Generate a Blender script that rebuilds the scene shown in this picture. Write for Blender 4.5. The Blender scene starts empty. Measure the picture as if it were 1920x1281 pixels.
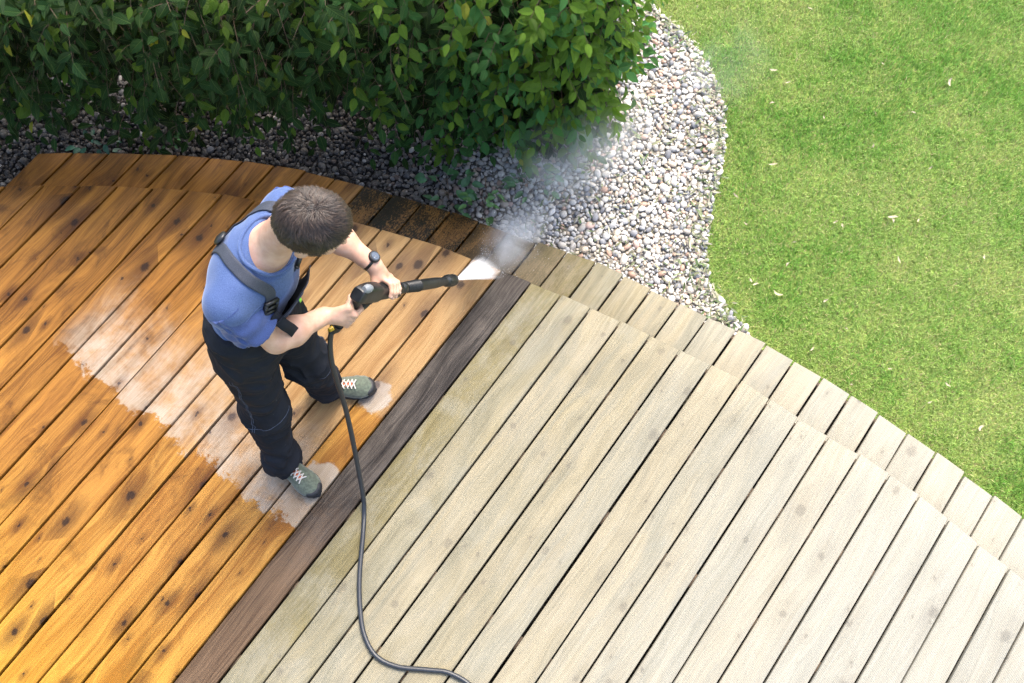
import bpy, math
import numpy as np
from mathutils import Vector, Matrix, Euler

sc = bpy.context.scene
R = math.radians
rng = np.random.default_rng(11)

# ------------------------------------------------------------------ camera
CAM_H = 4.0428
pitch, roll = R(70.0632), R(-1.9487)
_f = Vector((0, math.cos(pitch), -math.sin(pitch)))
_u = Vector((0, math.sin(pitch), math.cos(pitch)))
_r = Vector((1, 0, 0))
_r2 = math.cos(roll) * _r + math.sin(roll) * _u
_u2 = -math.sin(roll) * _r + math.cos(roll) * _u
cd = bpy.data.cameras.new("camera")
cam = bpy.data.objects.new("camera", cd)
sc.collection.objects.link(cam)
cam.matrix_world = Matrix(((_r2.x, _u2.x, -_f.x, 0), (_r2.y, _u2.y, -_f.y, 0), (_r2.z, _u2.z, -_f.z, CAM_H), (0, 0, 0, 1)))
cd.sensor_width = 36.0
cd.lens = 1800 / 1920 * 36.0
cd.clip_start = 0.05
cd.clip_end = 600
sc.camera = cam

# ------------------------------------------------------------------ world, sun, exposure
SUN_DIR = Vector((0.26, 0.50, 0.95)).normalized()      # towards the sun
sun_el = math.asin(SUN_DIR.z)
sun_rot = math.atan2(SUN_DIR.x, SUN_DIR.y)
wd = bpy.data.worlds.new("World")
sc.world = wd
wd.use_nodes = True
nt = wd.node_tree
nt.nodes.clear()
sky = nt.nodes.new("ShaderNodeTexSky")
sky.sky_type = 'NISHITA'
sky.sun_disc = False
sky.sun_elevation = sun_el
sky.sun_rotation = sun_rot
sky.air_density = 1.0
sky.dust_density = 4.0
sky.ozone_density = 0.6
bg = nt.nodes.new("ShaderNodeBackground")
bg.inputs[1].default_value = 0.15
wo = nt.nodes.new("ShaderNodeOutputWorld")
nt.links.new(sky.outputs[0], bg.inputs[0])
nt.links.new(bg.outputs[0], wo.inputs[0])
sl = bpy.data.lights.new("sun", 'SUN')
sl.energy = 1.5
sl.angle = R(24)
sl.color = (1.0, 0.93, 0.82)
so = bpy.data.objects.new("sun", sl)
sc.collection.objects.link(so)
so.rotation_euler = (-SUN_DIR).to_track_quat('-Z', 'Y').to_euler()
sc.view_settings.view_transform = 'Standard'
sc.view_settings.look = 'None'
sc.view_settings.exposure = 1.9
sc.view_settings.gamma = 1.0
sc.view_settings.use_curve_mapping = False
sc.cycles.max_bounces = 5
sc.cycles.use_adaptive_sampling = True
sc.cycles.adaptive_threshold = 0.02
sc.cycles.transparent_max_bounces = 16
sc.cycles.volume_bounces = 3
sc.cycles.use_denoising = True
sc.cycles.sample_clamp_indirect = 6.0

# ------------------------------------------------------------------ helpers
C = sc.collection


def tag(o, label=None, cat=None, group=None, kind=None):
    if label: o["label"] = label
    if cat: o["category"] = cat
    if group: o["group"] = group
    if kind: o["kind"] = kind
    return o


def empty(name, loc=(0, 0, 0)):
    o = bpy.data.objects.new(name, None)
    o.location = loc
    o.empty_display_size = 0.1
    C.objects.link(o)
    return o


def link_mesh(name, me, mat=None, parent=None):
    o = bpy.data.objects.new(name, me)
    C.objects.link(o)
    if mat is not None:
        me.materials.append(mat)
    if parent is not None:
        o.parent = parent
        if parent.type == 'EMPTY' or parent.location.length > 0:
            o.matrix_parent_inverse = Matrix.Translation(-Vector(parent.location))
    return o


def mesh_np(name, V, F, smooth=True, col=None, uv=None):
    """V (n,3), F either (m,3) or (m,4) int array or list of such arrays."""
    me = bpy.data.meshes.new(name)
    V = np.asarray(V, np.float32)
    Fs = F if isinstance(F, list) and isinstance(F[0], np.ndarray) else [F]
    Fs = [np.asarray(f, np.int32) for f in Fs if len(f)]
    loops = np.concatenate([f.ravel() for f in Fs])
    tot = np.concatenate([np.full(len(f), f.shape[1], np.int32) for f in Fs])
    start = np.concatenate([[0], np.cumsum(tot)[:-1]]).astype(np.int32)
    me.vertices.add(len(V))
    me.vertices.foreach_set("co", V.ravel())
    me.loops.add(len(loops))
    me.loops.foreach_set("vertex_index", loops)
    me.polygons.add(len(tot))
    me.polygons.foreach_set("loop_start", start)
    me.polygons.foreach_set("loop_total", tot)
    if smooth:
        me.polygons.foreach_set("use_smooth", np.ones(len(tot), bool))
    if col is not None:
        a = me.color_attributes.new("col", 'FLOAT_COLOR', 'POINT')
        c = np.ones((len(V), 4), np.float32)
        c[:, :3] = col
        a.data.foreach_set("color", c.ravel())
    if uv is not None:
        l = me.uv_layers.new(name="uv")
        l.data.foreach_set("uv", np.asarray(uv, np.float32)[loops].ravel())
    me.update(calc_edges=True)
    me.validate()
    return me


class MB:
    """small mesh collector"""
    def __init__(s): s.v = []; s.f3 = []; s.f4 = []; s.n = 0

    def add(s, V, F):
        V = np.asarray(V, float); F = np.asarray(F, int) + s.n
        s.v.append(V); s.n += len(V)
        (s.f3 if F.shape[1] == 3 else s.f4).append(F)

    def box(s, lo, hi, M=None):
        x0, y0, z0 = lo; x1, y1, z1 = hi
        V = np.array([(x0, y0, z0), (x1, y0, z0), (x1, y1, z0), (x0, y1, z0), (x0, y0, z1), (x1, y0, z1), (x1, y1, z1), (x0, y1, z1)], float)
        if M is not None: V = V @ M[:3, :3].T + M[:3, 3]
        s.add(V, [(0, 3, 2, 1), (4, 5, 6, 7), (0, 1, 5, 4), (1, 2, 6, 5), (2, 3, 7, 6), (3, 0, 4, 7)])

    def tube(s, P, r, n=10, cap=True, flat=1.0):
        P = np.asarray(P, float); r = np.broadcast_to(np.asarray(r, float), (len(P),))
        T = np.gradient(P, axis=0); T /= np.linalg.norm(T, axis=1)[:, None] + 1e-12
        ref = np.array([0, 0, 1.0]) if abs(T[0, 2]) < 0.9 else np.array([1.0, 0, 0])
        N = np.cross(T[0], ref); N /= np.linalg.norm(N)
        a = np.linspace(0, 2 * np.pi, n, endpoint=False)
        V = []
        for i in range(len(P)):
            N = N - T[i] * (N @ T[i]); N /= np.linalg.norm(N)
            B = np.cross(T[i], N)
            V.append(P[i] + r[i] * (np.cos(a)[:, None] * N + np.sin(a)[:, None] * B * flat))
        V = np.concatenate(V)
        F = []
        for i in range(len(P) - 1):
            for j in range(n):
                k = (j + 1) % n
                F.append((i * n + j, i * n + k, (i + 1) * n + k, (i + 1) * n + j))
        s.add(V, F)
        if cap:
            for e, i in ((-1, 0), (1, len(P) - 1)):
                ring = V[i * n:(i + 1) * n]
                VV = np.vstack([ring, [P[i]]])
                FF = [((j + 1) % n, j, n) if e < 0 else (j, (j + 1) % n, n) for j in range(n)]
                s.add(VV, FF)

    def mesh(s, name, smooth=True):
        F = []
        if s.f3: F.append(np.concatenate(s.f3))
        if s.f4: F.append(np.concatenate(s.f4))
        return mesh_np(name, np.concatenate(s.v), F, smooth)


def spline(P, n):
    """Catmull-Rom through P, n samples"""
    P = np.asarray(P, float)
    Q = np.vstack([2 * P[0] - P[1], P, 2 * P[-1] - P[-2]])
    t = np.linspace(0, len(P) - 1, n)
    i = np.clip(t.astype(int), 0, len(P) - 2); f = (t - i)[:, None]
    a, b, c, d = Q[i], Q[i + 1], Q[i + 2], Q[i + 3]
    return 0.5 * (2 * b + (c - a) * f + (2 * a - 5 * b + 4 * c - d) * f ** 2 + (3 * b - a - 3 * c + d) * f ** 3)


def unit(v):
    v = np.asarray(v, float)
    return v / np.linalg.norm(v)


# ------------------------------------------------------------------ node helpers
class NG:
    def __init__(s, name):
        s.m = bpy.data.materials.new(name); s.m.use_nodes = True
        s.t = s.m.node_tree; s.t.nodes.clear()
        s.out = s.t.nodes.new("ShaderNodeOutputMaterial")

    def n(s, typ, **kw):
        o = s.t.nodes.new("ShaderNode" + typ)
        for k, v in kw.items(): setattr(o, k, v)
        return o

    def put(s, sock, v):
        if isinstance(v, (int, float)): sock.default_value = v
        elif isinstance(v, tuple): sock.default_value = v if len(v) == len(sock.default_value) else v + (1.0,)
        else: s.t.links.new(v, sock)

    def math(s, op, a, b=0.0, c=0.0, clamp=False):
        o = s.n("Math", operation=op, use_clamp=clamp)
        s.put(o.inputs[0], a); s.put(o.inputs[1], b); s.put(o.inputs[2], c)
        return o.outputs[0]

    def add(s, a, b): return s.math('ADD', a, b)
    def sub(s, a, b): return s.math('SUBTRACT', a, b)
    def mul(s, a, b): return s.math('MULTIPLY', a, b)

    def vmul(s, a, b):
        o = s.n("VectorMath", operation='MULTIPLY'); s.put(o.inputs[0], a); s.put(o.inputs[1], b); return o.outputs[0]

    def vadd(s, a, b):
        o = s.n("VectorMath", operation='ADD'); s.put(o.inputs[0], a); s.put(o.inputs[1], b); return o.outputs[0]

    def ramp(s, x, a, b, lo=0.0, hi=1.0, smooth=True):
        o = s.n("MapRange"); o.interpolation_type = 'SMOOTHSTEP' if smooth else 'LINEAR'; o.clamp = True
        s.put(o.inputs[0], x); o.inputs[1].default_value = a; o.inputs[2].default_value = b
        o.inputs[3].default_value = lo; o.inputs[4].default_value = hi
        return o.outputs[0]

    def mix(s, f, a, b, mode='MIX'):
        o = s.n("Mix", data_type='RGBA', blend_type=mode); o.clamp_factor = True
        s.put(o.inputs[0], f); s.put(o.inputs[6], a); s.put(o.inputs[7], b)
        return o.outputs[2]

    def noise(s, vec, scale, detail=4.0, rough=0.55, dist=0.0):
        o = s.n("TexNoise"); s.put(o.inputs['Vector'], vec)
        o.inputs['Scale'].default_value = scale; o.inputs['Detail'].default_value = detail
        o.inputs['Roughness'].default_value = rough; o.inputs['Distortion'].default_value = dist
        return o.outputs['Fac']

    def xyz(s, x, y, z):
        o = s.n("CombineXYZ"); s.put(o.inputs[0], x); s.put(o.inputs[1], y); s.put(o.inputs[2], z); return o.outputs[0]

    def sep(s, v):
        o = s.n("SeparateXYZ"); s.put(o.inputs[0], v); return o.outputs

    def bump(s, h, dist, strength=1.0, normal=None):
        o = s.n("Bump"); o.inputs['Strength'].default_value = strength; o.inputs['Distance'].default_value = dist
        s.put(o.inputs['Height'], h)
        if normal is not None: s.put(o.inputs['Normal'], normal)
        return o.outputs[0]

    def bsdf(s, color, rough=0.6, normal=None, **kw):
        b = s.n("BsdfPrincipled")
        s.put(b.inputs['Base Color'], color); s.put(b.inputs['Roughness'], rough)
        if normal is not None: s.put(b.inputs['Normal'], normal)
        for k, v in kw.items(): s.put(b.inputs[k.replace('_', ' ')], v)
        s.t.links.new(b.outputs[0], s.out.inputs[0])
        return b


def simple_mat(name, color, rough=0.5, noise_scale=60.0, vary=0.25, bump=0.0, **kw):
    g = NG(name)
    tc = g.n("TexCoord").outputs['Object']
    nz = g.noise(tc, noise_scale, 5)
    dark = tuple(c * (1 - vary) for c in color); lite = tuple(min(1, c * (1 + vary)) for c in color)
    col = g.mix(g.ramp(nz, 0.3, 0.7), dark, lite)
    nrm = g.bump(nz, bump) if bump else None
    g.bsdf(col, rough, nrm, **kw)
    return g.m


def attr_mat(name, rough=0.5, noise_scale=80.0, vary=0.2, bump=0.0, trans=0.0, **kw):
    g = NG(name)
    a = g.n("Attribute", attribute_name="col").outputs['Color']
    tc = g.n("TexCoord").outputs['Object']
    nz = g.noise(tc, noise_scale, 4)
    f = g.ramp(nz, 0.3, 0.7, 1 - vary, 1 + vary)
    o = g.n("VectorMath", operation='SCALE'); g.put(o.inputs[0], a); g.put(o.inputs['Scale'], f)
    nrm = g.bump(nz, bump) if bump else None
    b = g.bsdf(o.outputs[0], rough, nrm, **kw)
    if trans > 0:
        t = g.n("BsdfTranslucent"); g.put(t.inputs[0], o.outputs[0])
        mx = g.n("MixShader"); mx.inputs[0].default_value = trans
        g.t.links.new(b.outputs[0], mx.inputs[1]); g.t.links.new(t.outputs[0], mx.inputs[2])
        g.t.links.new(mx.outputs[0], g.out.inputs[0])
    return g.m


# ------------------------------------------------------------------ numpy value noise
_perm = np.random.default_rng(5).random((64, 64, 64)).astype(np.float32)


def vnoise(P):
    P = np.asarray(P, np.float32)
    i = np.floor(P).astype(np.int32); f = P - i; f = f * f * (3 - 2 * f); i &= 63
    j = (i + 1) & 63
    x0, y0, z0 = i[..., 0], i[..., 1], i[..., 2]; x1, y1, z1 = j[..., 0], j[..., 1], j[..., 2]
    fx, fy, fz = f[..., 0], f[..., 1], f[..., 2]
    a = _perm[x0, y0, z0] * (1 - fx) + _perm[x1, y0, z0] * fx
    b = _perm[x0, y1, z0] * (1 - fx) + _perm[x1, y1, z0] * fx
    c = _perm[x0, y0, z1] * (1 - fx) + _perm[x1, y0, z1] * fx
    d = _perm[x0, y1, z1] * (1 - fx) + _perm[x1, y1, z1] * fx
    return (a * (1 - fy) + b * fy) * (1 - fz) + (c * (1 - fy) + d * fy) * fz

# ================================================================== SETTING
AZ = 0.6619312
CA, SA = math.cos(AZ), math.sin(AZ)
U0, PITCH, BW = -1.72885, 0.146, 0.1372
GROUND = -0.33


def to_xy(u, v): return (u * CA + v * SA, -u * SA + v * CA)
def to_u(x, y): return x * CA - y * SA
def to_v(x, y): return x * SA + y * CA


OUTER = np.array([(-2.351, 2.622), (-2.175, 2.622), (-1.986, 2.611), (-1.655, 2.586), (-1.321, 2.539), (-0.996, 2.466), (-0.688, 2.369), (-0.253, 2.205), (0.135, 2.031), (0.41, 1.919), (0.667, 1.768), (0.92, 1.617), (1.175, 1.472), (1.412, 1.307), (1.64, 1.129), (1.859, 0.942), (2.081, 0.743), (2.187, 0.639), (2.75, 0.06), (3.2, -0.5), (3.6, -1.15)])
INNER = np.array([(-4.6, 2.30), (-3.0, 2.345), (-2.376, 2.348), (-2.222, 2.345), (-1.87, 2.329), (-1.527, 2.293), (-1.365, 2.266), (-0.72, 2.094), (-0.327, 1.95), (-0.074, 1.829), (0.231, 1.684), (0.491, 1.545), (0.74, 1.403), (1.004, 1.251), (1.23, 1.066), (1.467, 0.904), (1.695, 0.713), (1.902, 0.506), (2.013, 0.405), (2.55, -0.15), (2.95, -0.65), (3.3, -1.15)])
ou, ov = to_u(OUTER[:, 0], OUTER[:, 1]), to_v(OUTER[:, 0], OUTER[:, 1])
iu, iv = to_u(INNER[:, 0], INNER[:, 1]), to_v(INNER[:, 0], INNER[:, 1])


def outer_v(u): return np.interp(u, ou, ov)
def inner_v(u): return np.interp(u, iu, iv)


LAWN_EDGE = np.array([(0.74, 3.72), (0.80, 3.58), (0.866, 3.477), (0.96, 3.384), (1.061, 3.224), (1.14, 3.016), (1.165, 2.85), (1.15, 2.68), (1.125, 2.53), (1.05, 2.317), (1.015, 2.167), (0.975, 1.992), (0.985, 1.848), (1.05, 1.704), (1.14, 1.60), (1.2, 1.45)])
GRAVEL = np.vstack([LAWN_EDGE, [(1.0, 1.40), (0.667, 1.66), (0.13, 1.92), (-0.69, 2.26), (-1.3, 2.42), (-2.0, 2.5), (-2.5, 2.2), (-4.6, 2.1), (-4.6, 3.75)]])


def in_poly(x, y, poly):
    ins = np.zeros(len(x), bool)
    px, py = poly[:, 0], poly[:, 1]; j = len(poly) - 1
    for i in range(len(poly)):
        c = ((py[i] > y) != (py[j] > y)) & (x < (px[j] - px[i]) * (y - py[i]) / (py[j] - py[i] + 1e-12) + px[i])
        ins ^= c; j = i
    return ins


# ---- ground sheets
g = NG("lawn_soil")
pos = g.n("NewGeometry").outputs['Position']
n1 = g.noise(pos, 3.0, 5); n2 = g.noise(pos, 60.0, 6)
col = g.mix(g.ramp(n1, 0.35, 0.65), (0.12, 0.21, 0.025), (0.20, 0.26, 0.055))
col = g.mix(g.ramp(n2, 0.45, 0.8), col, (0.16, 0.14, 0.06))
g.bsdf(col, 0.9, g.bump(n2, 0.02))
MAT_LAWN = g.m
me = mesh_np("ground", [(-300, -300, GROUND), (300, -300, GROUND), (300, 300, GROUND), (-300, 300, GROUND)], [(0, 1, 2, 3)], False)
tag(link_mesh("ground", me, MAT_LAWN), kind="structure")

g = NG("gravel_soil")
pos = g.n("NewGeometry").outputs['Position']
n1 = g.noise(pos, 70.0, 6); n2 = g.noise(pos, 9.0, 3)
col = g.mix(g.ramp(n1, 0.3, 0.7), (0.14, 0.125, 0.10), (0.34, 0.31, 0.27))
col = g.mix(g.ramp(n2, 0.5, 0.8), col, (0.10, 0.10, 0.05))
col = g.mix(g.ramp(g.sep(pos)[0], 0.25, -0.45), col, (0.012, 0.010, 0.008))  # bed goes dark to the left: hedge shade painted in with the wet
g.bsdf(col, 0.9, g.bump(n1, 0.015))
MAT_BED = g.m
import bmesh
bm = bmesh.new()
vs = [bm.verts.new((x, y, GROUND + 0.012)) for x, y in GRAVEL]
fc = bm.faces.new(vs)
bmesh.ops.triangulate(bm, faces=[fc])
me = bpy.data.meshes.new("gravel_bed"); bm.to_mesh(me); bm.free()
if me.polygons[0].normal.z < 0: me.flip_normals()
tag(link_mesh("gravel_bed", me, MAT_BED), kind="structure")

MAT_SOIL = simple_mat("dark_soil", (0.03, 0.024, 0.018), 0.95, 40, 0.4, 0.01)
dk = np.array([to_xy(u, outer_v(u) - 0.04) for u in np.linspace(ou[0] + 0.03, ou[-1], 50)])
V = np.vstack([dk, [(3.3, -1.3), (-4.5, -1.3), (-4.5, 2.2), (-2.4, 2.25)]])
bm = bmesh.new()
fc = bm.faces.new([bm.verts.new((x, y, GROUND + 0.016)) for x, y in V])
bmesh.ops.triangulate(bm, faces=[fc])
me = bpy.data.meshes.new("soil_under_deck"); bm.to_mesh(me); bm.free()
if me.polygons[0].normal.z < 0: me.flip_normals()
tag(link_mesh("soil_under_deck", me, MAT_SOIL), kind="structure")

# ---- wood material. Object colour: R = washed, G = tone, B = algae, A = soaked
g = NG("deck_wood")
geo = g.n("NewGeometry")
oi = g.n("ObjectInfo")
rnd = oi.outputs['Random']
oc = g.n("SeparateColor"); g.put(oc.inputs[0], oi.outputs['Color'])
washed, tone, algae, soak = oc.outputs[0], oc.outputs[1], oc.outputs[2], oi.outputs['Alpha']
sx = g.sep(geo.outputs['Position'])
u = g.sub(g.mul(sx[0], CA), g.mul(sx[1], SA))
v = g.add(g.mul(sx[0], SA), g.mul(sx[1], CA))
w = g.mul(rnd, 41.0)
vv = g.add(v, g.mul(rnd, 17.0))
pw = g.xyz(u, v, w)                     # board space, shifted in w from board to board
world2 = g.xyz(sx[0], sx[1], 0.0)
# growth rings warped, stretched along the board
warp = g.noise(g.vmul(pw, (6.0, 1.6, 1.0)), 1.0, 2)
fine = g.noise(g.xyz(g.add(g.mul(u, 130.0), g.mul(warp, 14.0)), g.mul(vv, 3.2), w), 1.0, 6, 0.65)
broad = g.noise(g.xyz(g.add(g.mul(u, 17.0), g.mul(warp, 5.0)), g.mul(vv, 1.1), w), 1.0, 4, 0.6)
blotch = g.noise(g.xyz(g.mul(u, 7.0), g.mul(vv, 4.0), w), 1.0, 5, 0.6, 0.8)
speck = g.noise(g.xyz(g.mul(u, 240.0), g.mul(vv, 90.0), w), 1.0, 3)


# knots
def knots(su, sv, thresh, rad, off):
    ku = g.add(g.add(g.mul(u, su), g.mul(rnd, 31.0 + off)), 0.0); kv = g.add(g.mul(vv, sv), off)
    vo = g.n("TexVoronoi", voronoi_dimensions='2D', feature='F1')
    g.put(vo.inputs['Vector'], g.xyz(ku, kv, 0.0)); vo.inputs['Scale'].default_value = 1.0
    ps = g.sep(vo.outputs['Position'])
    du = g.math('DIVIDE', g.sub(ku, ps[0]), su); dv = g.math('DIVIDE', g.sub(kv, ps[1]), sv)
    wob = g.mul(g.sub(g.noise(g.xyz(g.mul(u, 75.0), g.mul(vv, 45.0), w), 1.0, 4, 0.7), 0.5), 0.030)
    du = g.add(du, wob); dv = g.sub(dv, wob)
    cr = g.n("SeparateColor"); g.put(cr.inputs[0], vo.outputs['Color'])
    on = g.math('GREATER_THAN', cr.outputs[0], thresh)
    size = g.add(0.45, g.mul(g.math('POWER', cr.outputs[1], 2.0), 1.5))
    d_core = g.math('DIVIDE', g.math('SQRT', g.add(g.math('POWER', g.math('ABSOLUTE', du), 2.0), g.math('POWER', g.mul(g.math('ABSOLUTE', dv), 0.75), 2.0))), size)
    d_halo = g.math('DIVIDE', g.math('SQRT', g.add(g.math('POWER', g.math('ABSOLUTE', du), 2.0), g.math('POWER', g.mul(g.math('ABSOLUTE', dv), 0.42), 2.0))), size)
    core = g.mul(g.ramp(d_core, rad, rad * 0.45), on)
    halo = g.mul(g.ramp(d_halo, rad * 3.8, rad * 0.5), on)
    return core, halo


c1, h1 = knots(7.6, 3.3, 0.34, 0.0150, 0.0)
c2, h2 = knots(15.0, 6.0, 0.82, 0.0050, 7.3)
core = g.math('MAXIMUM', c1, c2); halo = g.math('MAXIMUM', h1, g.mul(h2, 0.7))

# washed wet timber: golden orange
gr = g.add(g.mul(fine, 0.45), g.mul(broad, 0.55))
gold = g.mix(g.ramp(gr, 0.36, 0.64), (0.33, 0.130, 0.017), (0.70, 0.37, 0.075))
redd = g.mix(g.ramp(gr, 0.36, 0.64), (0.22, 0.075, 0.012), (0.52, 0.235, 0.045))
wet_gold = g.mix(tone, gold, redd)
# browner timber further out towards the hedge
far_brown = g.ramp(g.add(g.sub(sx[1], g.mul(sx[0], 0.25)), g.mul(g.sub(blotch, 0.5), 1.1)), 0.85, 2.3)
brown = g.mix(g.ramp(gr, 0.3, 0.7), (0.12, 0.043, 0.006), (0.56, 0.245, 0.040))
wet_gold = g.mix(g.mul(far_brown, 0.85), wet_gold, brown)
wet_gold = g.mix(g.mul(g.ramp(blotch, 0.53, 0.72), 0.58), wet_gold, (0.075, 0.027, 0.007))
yel = g.ramp(g.add(g.mul(sx[0], -0.8), g.mul(sx[1], -1.0)), 0.5, 2.0)  # warm lens glow in the near left corner, painted into the wood
wet_gold = g.mix(g.mul(yel, 0.8), wet_gold, g.mix(g.ramp(gr, 0.3, 0.7), (0.50, 0.22, 0.012), (0.80, 0.44, 0.045)))
wet_gold = g.mix(g.mul(halo, 0.66), wet_gold, (0.075, 0.024, 0.006))
wet_gold = g.mix(g.mul(core, 0.85), wet_gold, (0.018, 0.009, 0.006))
# freshly blasted strip: cut straight across the boards, wet sheen painted as pale wood, ragged edge
rag = g.mul(g.sub(g.noise(g.xyz(g.mul(u, 22.0), g.mul(v, 22.0), w), 1.0, 5, 0.7), 0.5), 0.20)
step = g.mul(g.sub(g.math('FRACT', g.mul(rnd, 7.7)), 0.5), 0.05)
edge_v = g.add(g.add(v, rag), step)
start = g.ramp(edge_v, -0.07, -0.045)
fade = g.ramp(g.add(edge_v, g.mul(g.sub(blotch, 0.5), 0.5)), 0.44, 0.0)
right_only = g.ramp(u, -2.62, -2.45)
pale_m = g.mul(g.mul(start, fade), right_only)
p1 = g.noise(g.vmul(world2, (9.0, 9.0, 1.0)), 1.0, 5, 0.65)
pale_sheen = g.mix(g.ramp(gr, 0.3, 0.7), (0.42, 0.33, 0.23), (0.64, 0.55, 0.45))
pale_sheen = g.mix(g.mul(halo, 0.5), pale_sheen, (0.20, 0.15, 0.13)); pale_sheen = g.mix(g.mul(core, 0.8), pale_sheen, (0.09, 0.07, 0.075))
film = g.mul(pale_m, g.ramp(p1, 0.30, 0.62, 0.25, 0.85))
light_clean = g.mix(g.ramp(gr, 0.3, 0.7), (0.36, 0.185, 0.062), (0.64, 0.405, 0.175))
light_clean = g.mix(g.mul(halo, 0.6), light_clean, (0.12, 0.06, 0.035)); light_clean = g.mix(g.mul(core, 0.85), light_clean, (0.035, 0.02, 0.018))
near_work = g.mul(g.ramp(g.add(u, g.mul(g.sub(blotch, 0.5), 0.5)), -2.25, -1.7), g.ramp(v, -0.05, 0.35))
clean = g.mix(near_work, wet_gold, light_clean)
clean = g.mix(film, clean, pale_sheen)


def blob(x, y, r):
    o = g.n("VectorMath", operation='DISTANCE'); g.put(o.inputs[0], world2); g.put(o.inputs[1], (x, y, 0.0))
    return g.ramp(g.add(o.outputs['Value'], g.mul(rag, 0.45)), r, r - 0.02)


strip = g.mul(g.math('GREATER_THAN', u, -1.292), g.mul(g.ramp(g.add(v, g.mul(rag, 0.6)), 0.17, 0.19), g.ramp(g.add(v, g.mul(rag, 0.6)), 0.56, 0.53)))
clean = g.mix(strip, clean, wet_gold)
clean = g.mix(blob(-0.845, 0.855, 0.10), clean, pale_sheen)
clean = g.mix(blob(-0.615, 1.235, 0.085), clean, pale_sheen)
# weathered, unwashed timber
wg = g.add(g.mul(fine, 0.6), g.mul(broad, 0.4))
grey = g.mix(g.ramp(wg, 0.3, 0.7), (0.45, 0.43, 0.325), (0.65, 0.62, 0.50))
warmw = g.mix(g.ramp(wg, 0.3, 0.7), (0.53, 0.455, 0.30), (0.71, 0.63, 0.45))
weath = g.mix(g.ramp(g.add(broad, g.mul(g.sub(tone, 0.5), 0.25)), 0.30, 0.70), grey, warmw)
right_bright = g.ramp(g.add(u, g.mul(g.sub(p1, 0.5), 0.5)), -0.9, 1.3)  # silvery weathering pales to the right, with overexposed brightness painted in
weath = g.mix(g.mul(right_bright, 0.5), weath, g.mix(g.ramp(wg, 0.25, 0.75), (0.66, 0.645, 0.555), (0.80, 0.785, 0.70)))
weath = g.mix(g.mul(g.ramp(blotch, 0.60, 0.80), 0.35), weath, (0.36, 0.345, 0.32))
alg = g.mul(algae, g.ramp(g.add(blotch, g.mul(speck, 0.35)), 0.42, 0.86, 0.35, 1.0))
weath = g.mix(alg, weath, g.mix(g.ramp(wg, 0.3, 0.7), (0.20, 0.155, 0.036), (0.42, 0.34, 0.12)))
weath = g.mix(g.mul(halo, 0.17), weath, (0.30, 0.27, 0.20)); weath = g.mix(g.mul(core, 0.34), weath, (0.17, 0.155, 0.135))
# soaked, not yet washed
sk = g.mix(g.ramp(g.add(wg, g.mul(g.sub(blotch, 0.5), 0.35)), 0.34, 0.68), (0.014, 0.011, 0.009), (0.092, 0.077, 0.064))
sk_b = g.mix(g.ramp(wg, 0.28, 0.72), (0.04, 0.022, 0.011), (0.14, 0.090, 0.052))
sk = g.mix(g.ramp(g.add(v, g.mul(rag, 2.0)), 0.30, -0.30), sk, sk_b)
moss = g.mul(algae, g.ramp(g.add(blotch, g.mul(g.sub(speck, 0.5), 0.9)), 0.34, 0.56))
sk_m = g.mix(moss, g.mix(g.ramp(wg, 0.3, 0.7), (0.075, 0.032, 0.006), (0.22, 0.115, 0.030)), (0.008, 0.0075, 0.003))
sk = g.mix(g.math('GREATER_THAN', algae, 0.05), sk, sk_m)
drip = g.mul(g.ramp(g.add(edge_v, g.mul(u, -0.6)), 0.62, 0.66), g.ramp(edge_v, 0.86, 0.83))
sw_ = g.n("VectorMath", operation='SCALE'); g.put(sw_.inputs[0], weath); sw_.inputs['Scale'].default_value = 0.385
rest = g.mix(soak, sw_.outputs[0], sk)
sc_ = g.n("VectorMath", operation='SCALE'); g.put(sc_.inputs[0], clean); sc_.inputs['Scale'].default_value = 0.56
color = g.mix(washed, rest, sc_.outputs[0])
# dark side faces come from the geometry, dark groove bottoms from the colour below; only roughness differs when wet
wetness = g.math('MAXIMUM', g.mul(washed, g.sub(1.0, g.mul(film, 0.6))), soak)
rough = g.ramp(g.add(wetness, g.mul(g.sub(fine, 0.5), 0.3)), 0.0, 1.0, 0.78, 0.40)
groove = g.math('SINE', g.mul(u, 2 * math.pi / 0.0055))
nrm = g.bump(groove, 0.0009, 0.6)
# colour darker along the grooves, slightly lighter on dry wood
gm_ = g.n("VectorMath", operation='SCALE'); g.put(gm_.inputs[0], color); g.put(gm_.inputs['Scale'], g.add(g.ramp(groove, -0.9, 0.2, 0.74, 1.05), g.mul(g.sub(1.0, wetness), 0.06)))
b = g.bsdf(gm_.outputs[0], rough, nrm)
b.inputs['Specular IOR Level'].default_value = 0.18
MAT_WOOD = g.m


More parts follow.
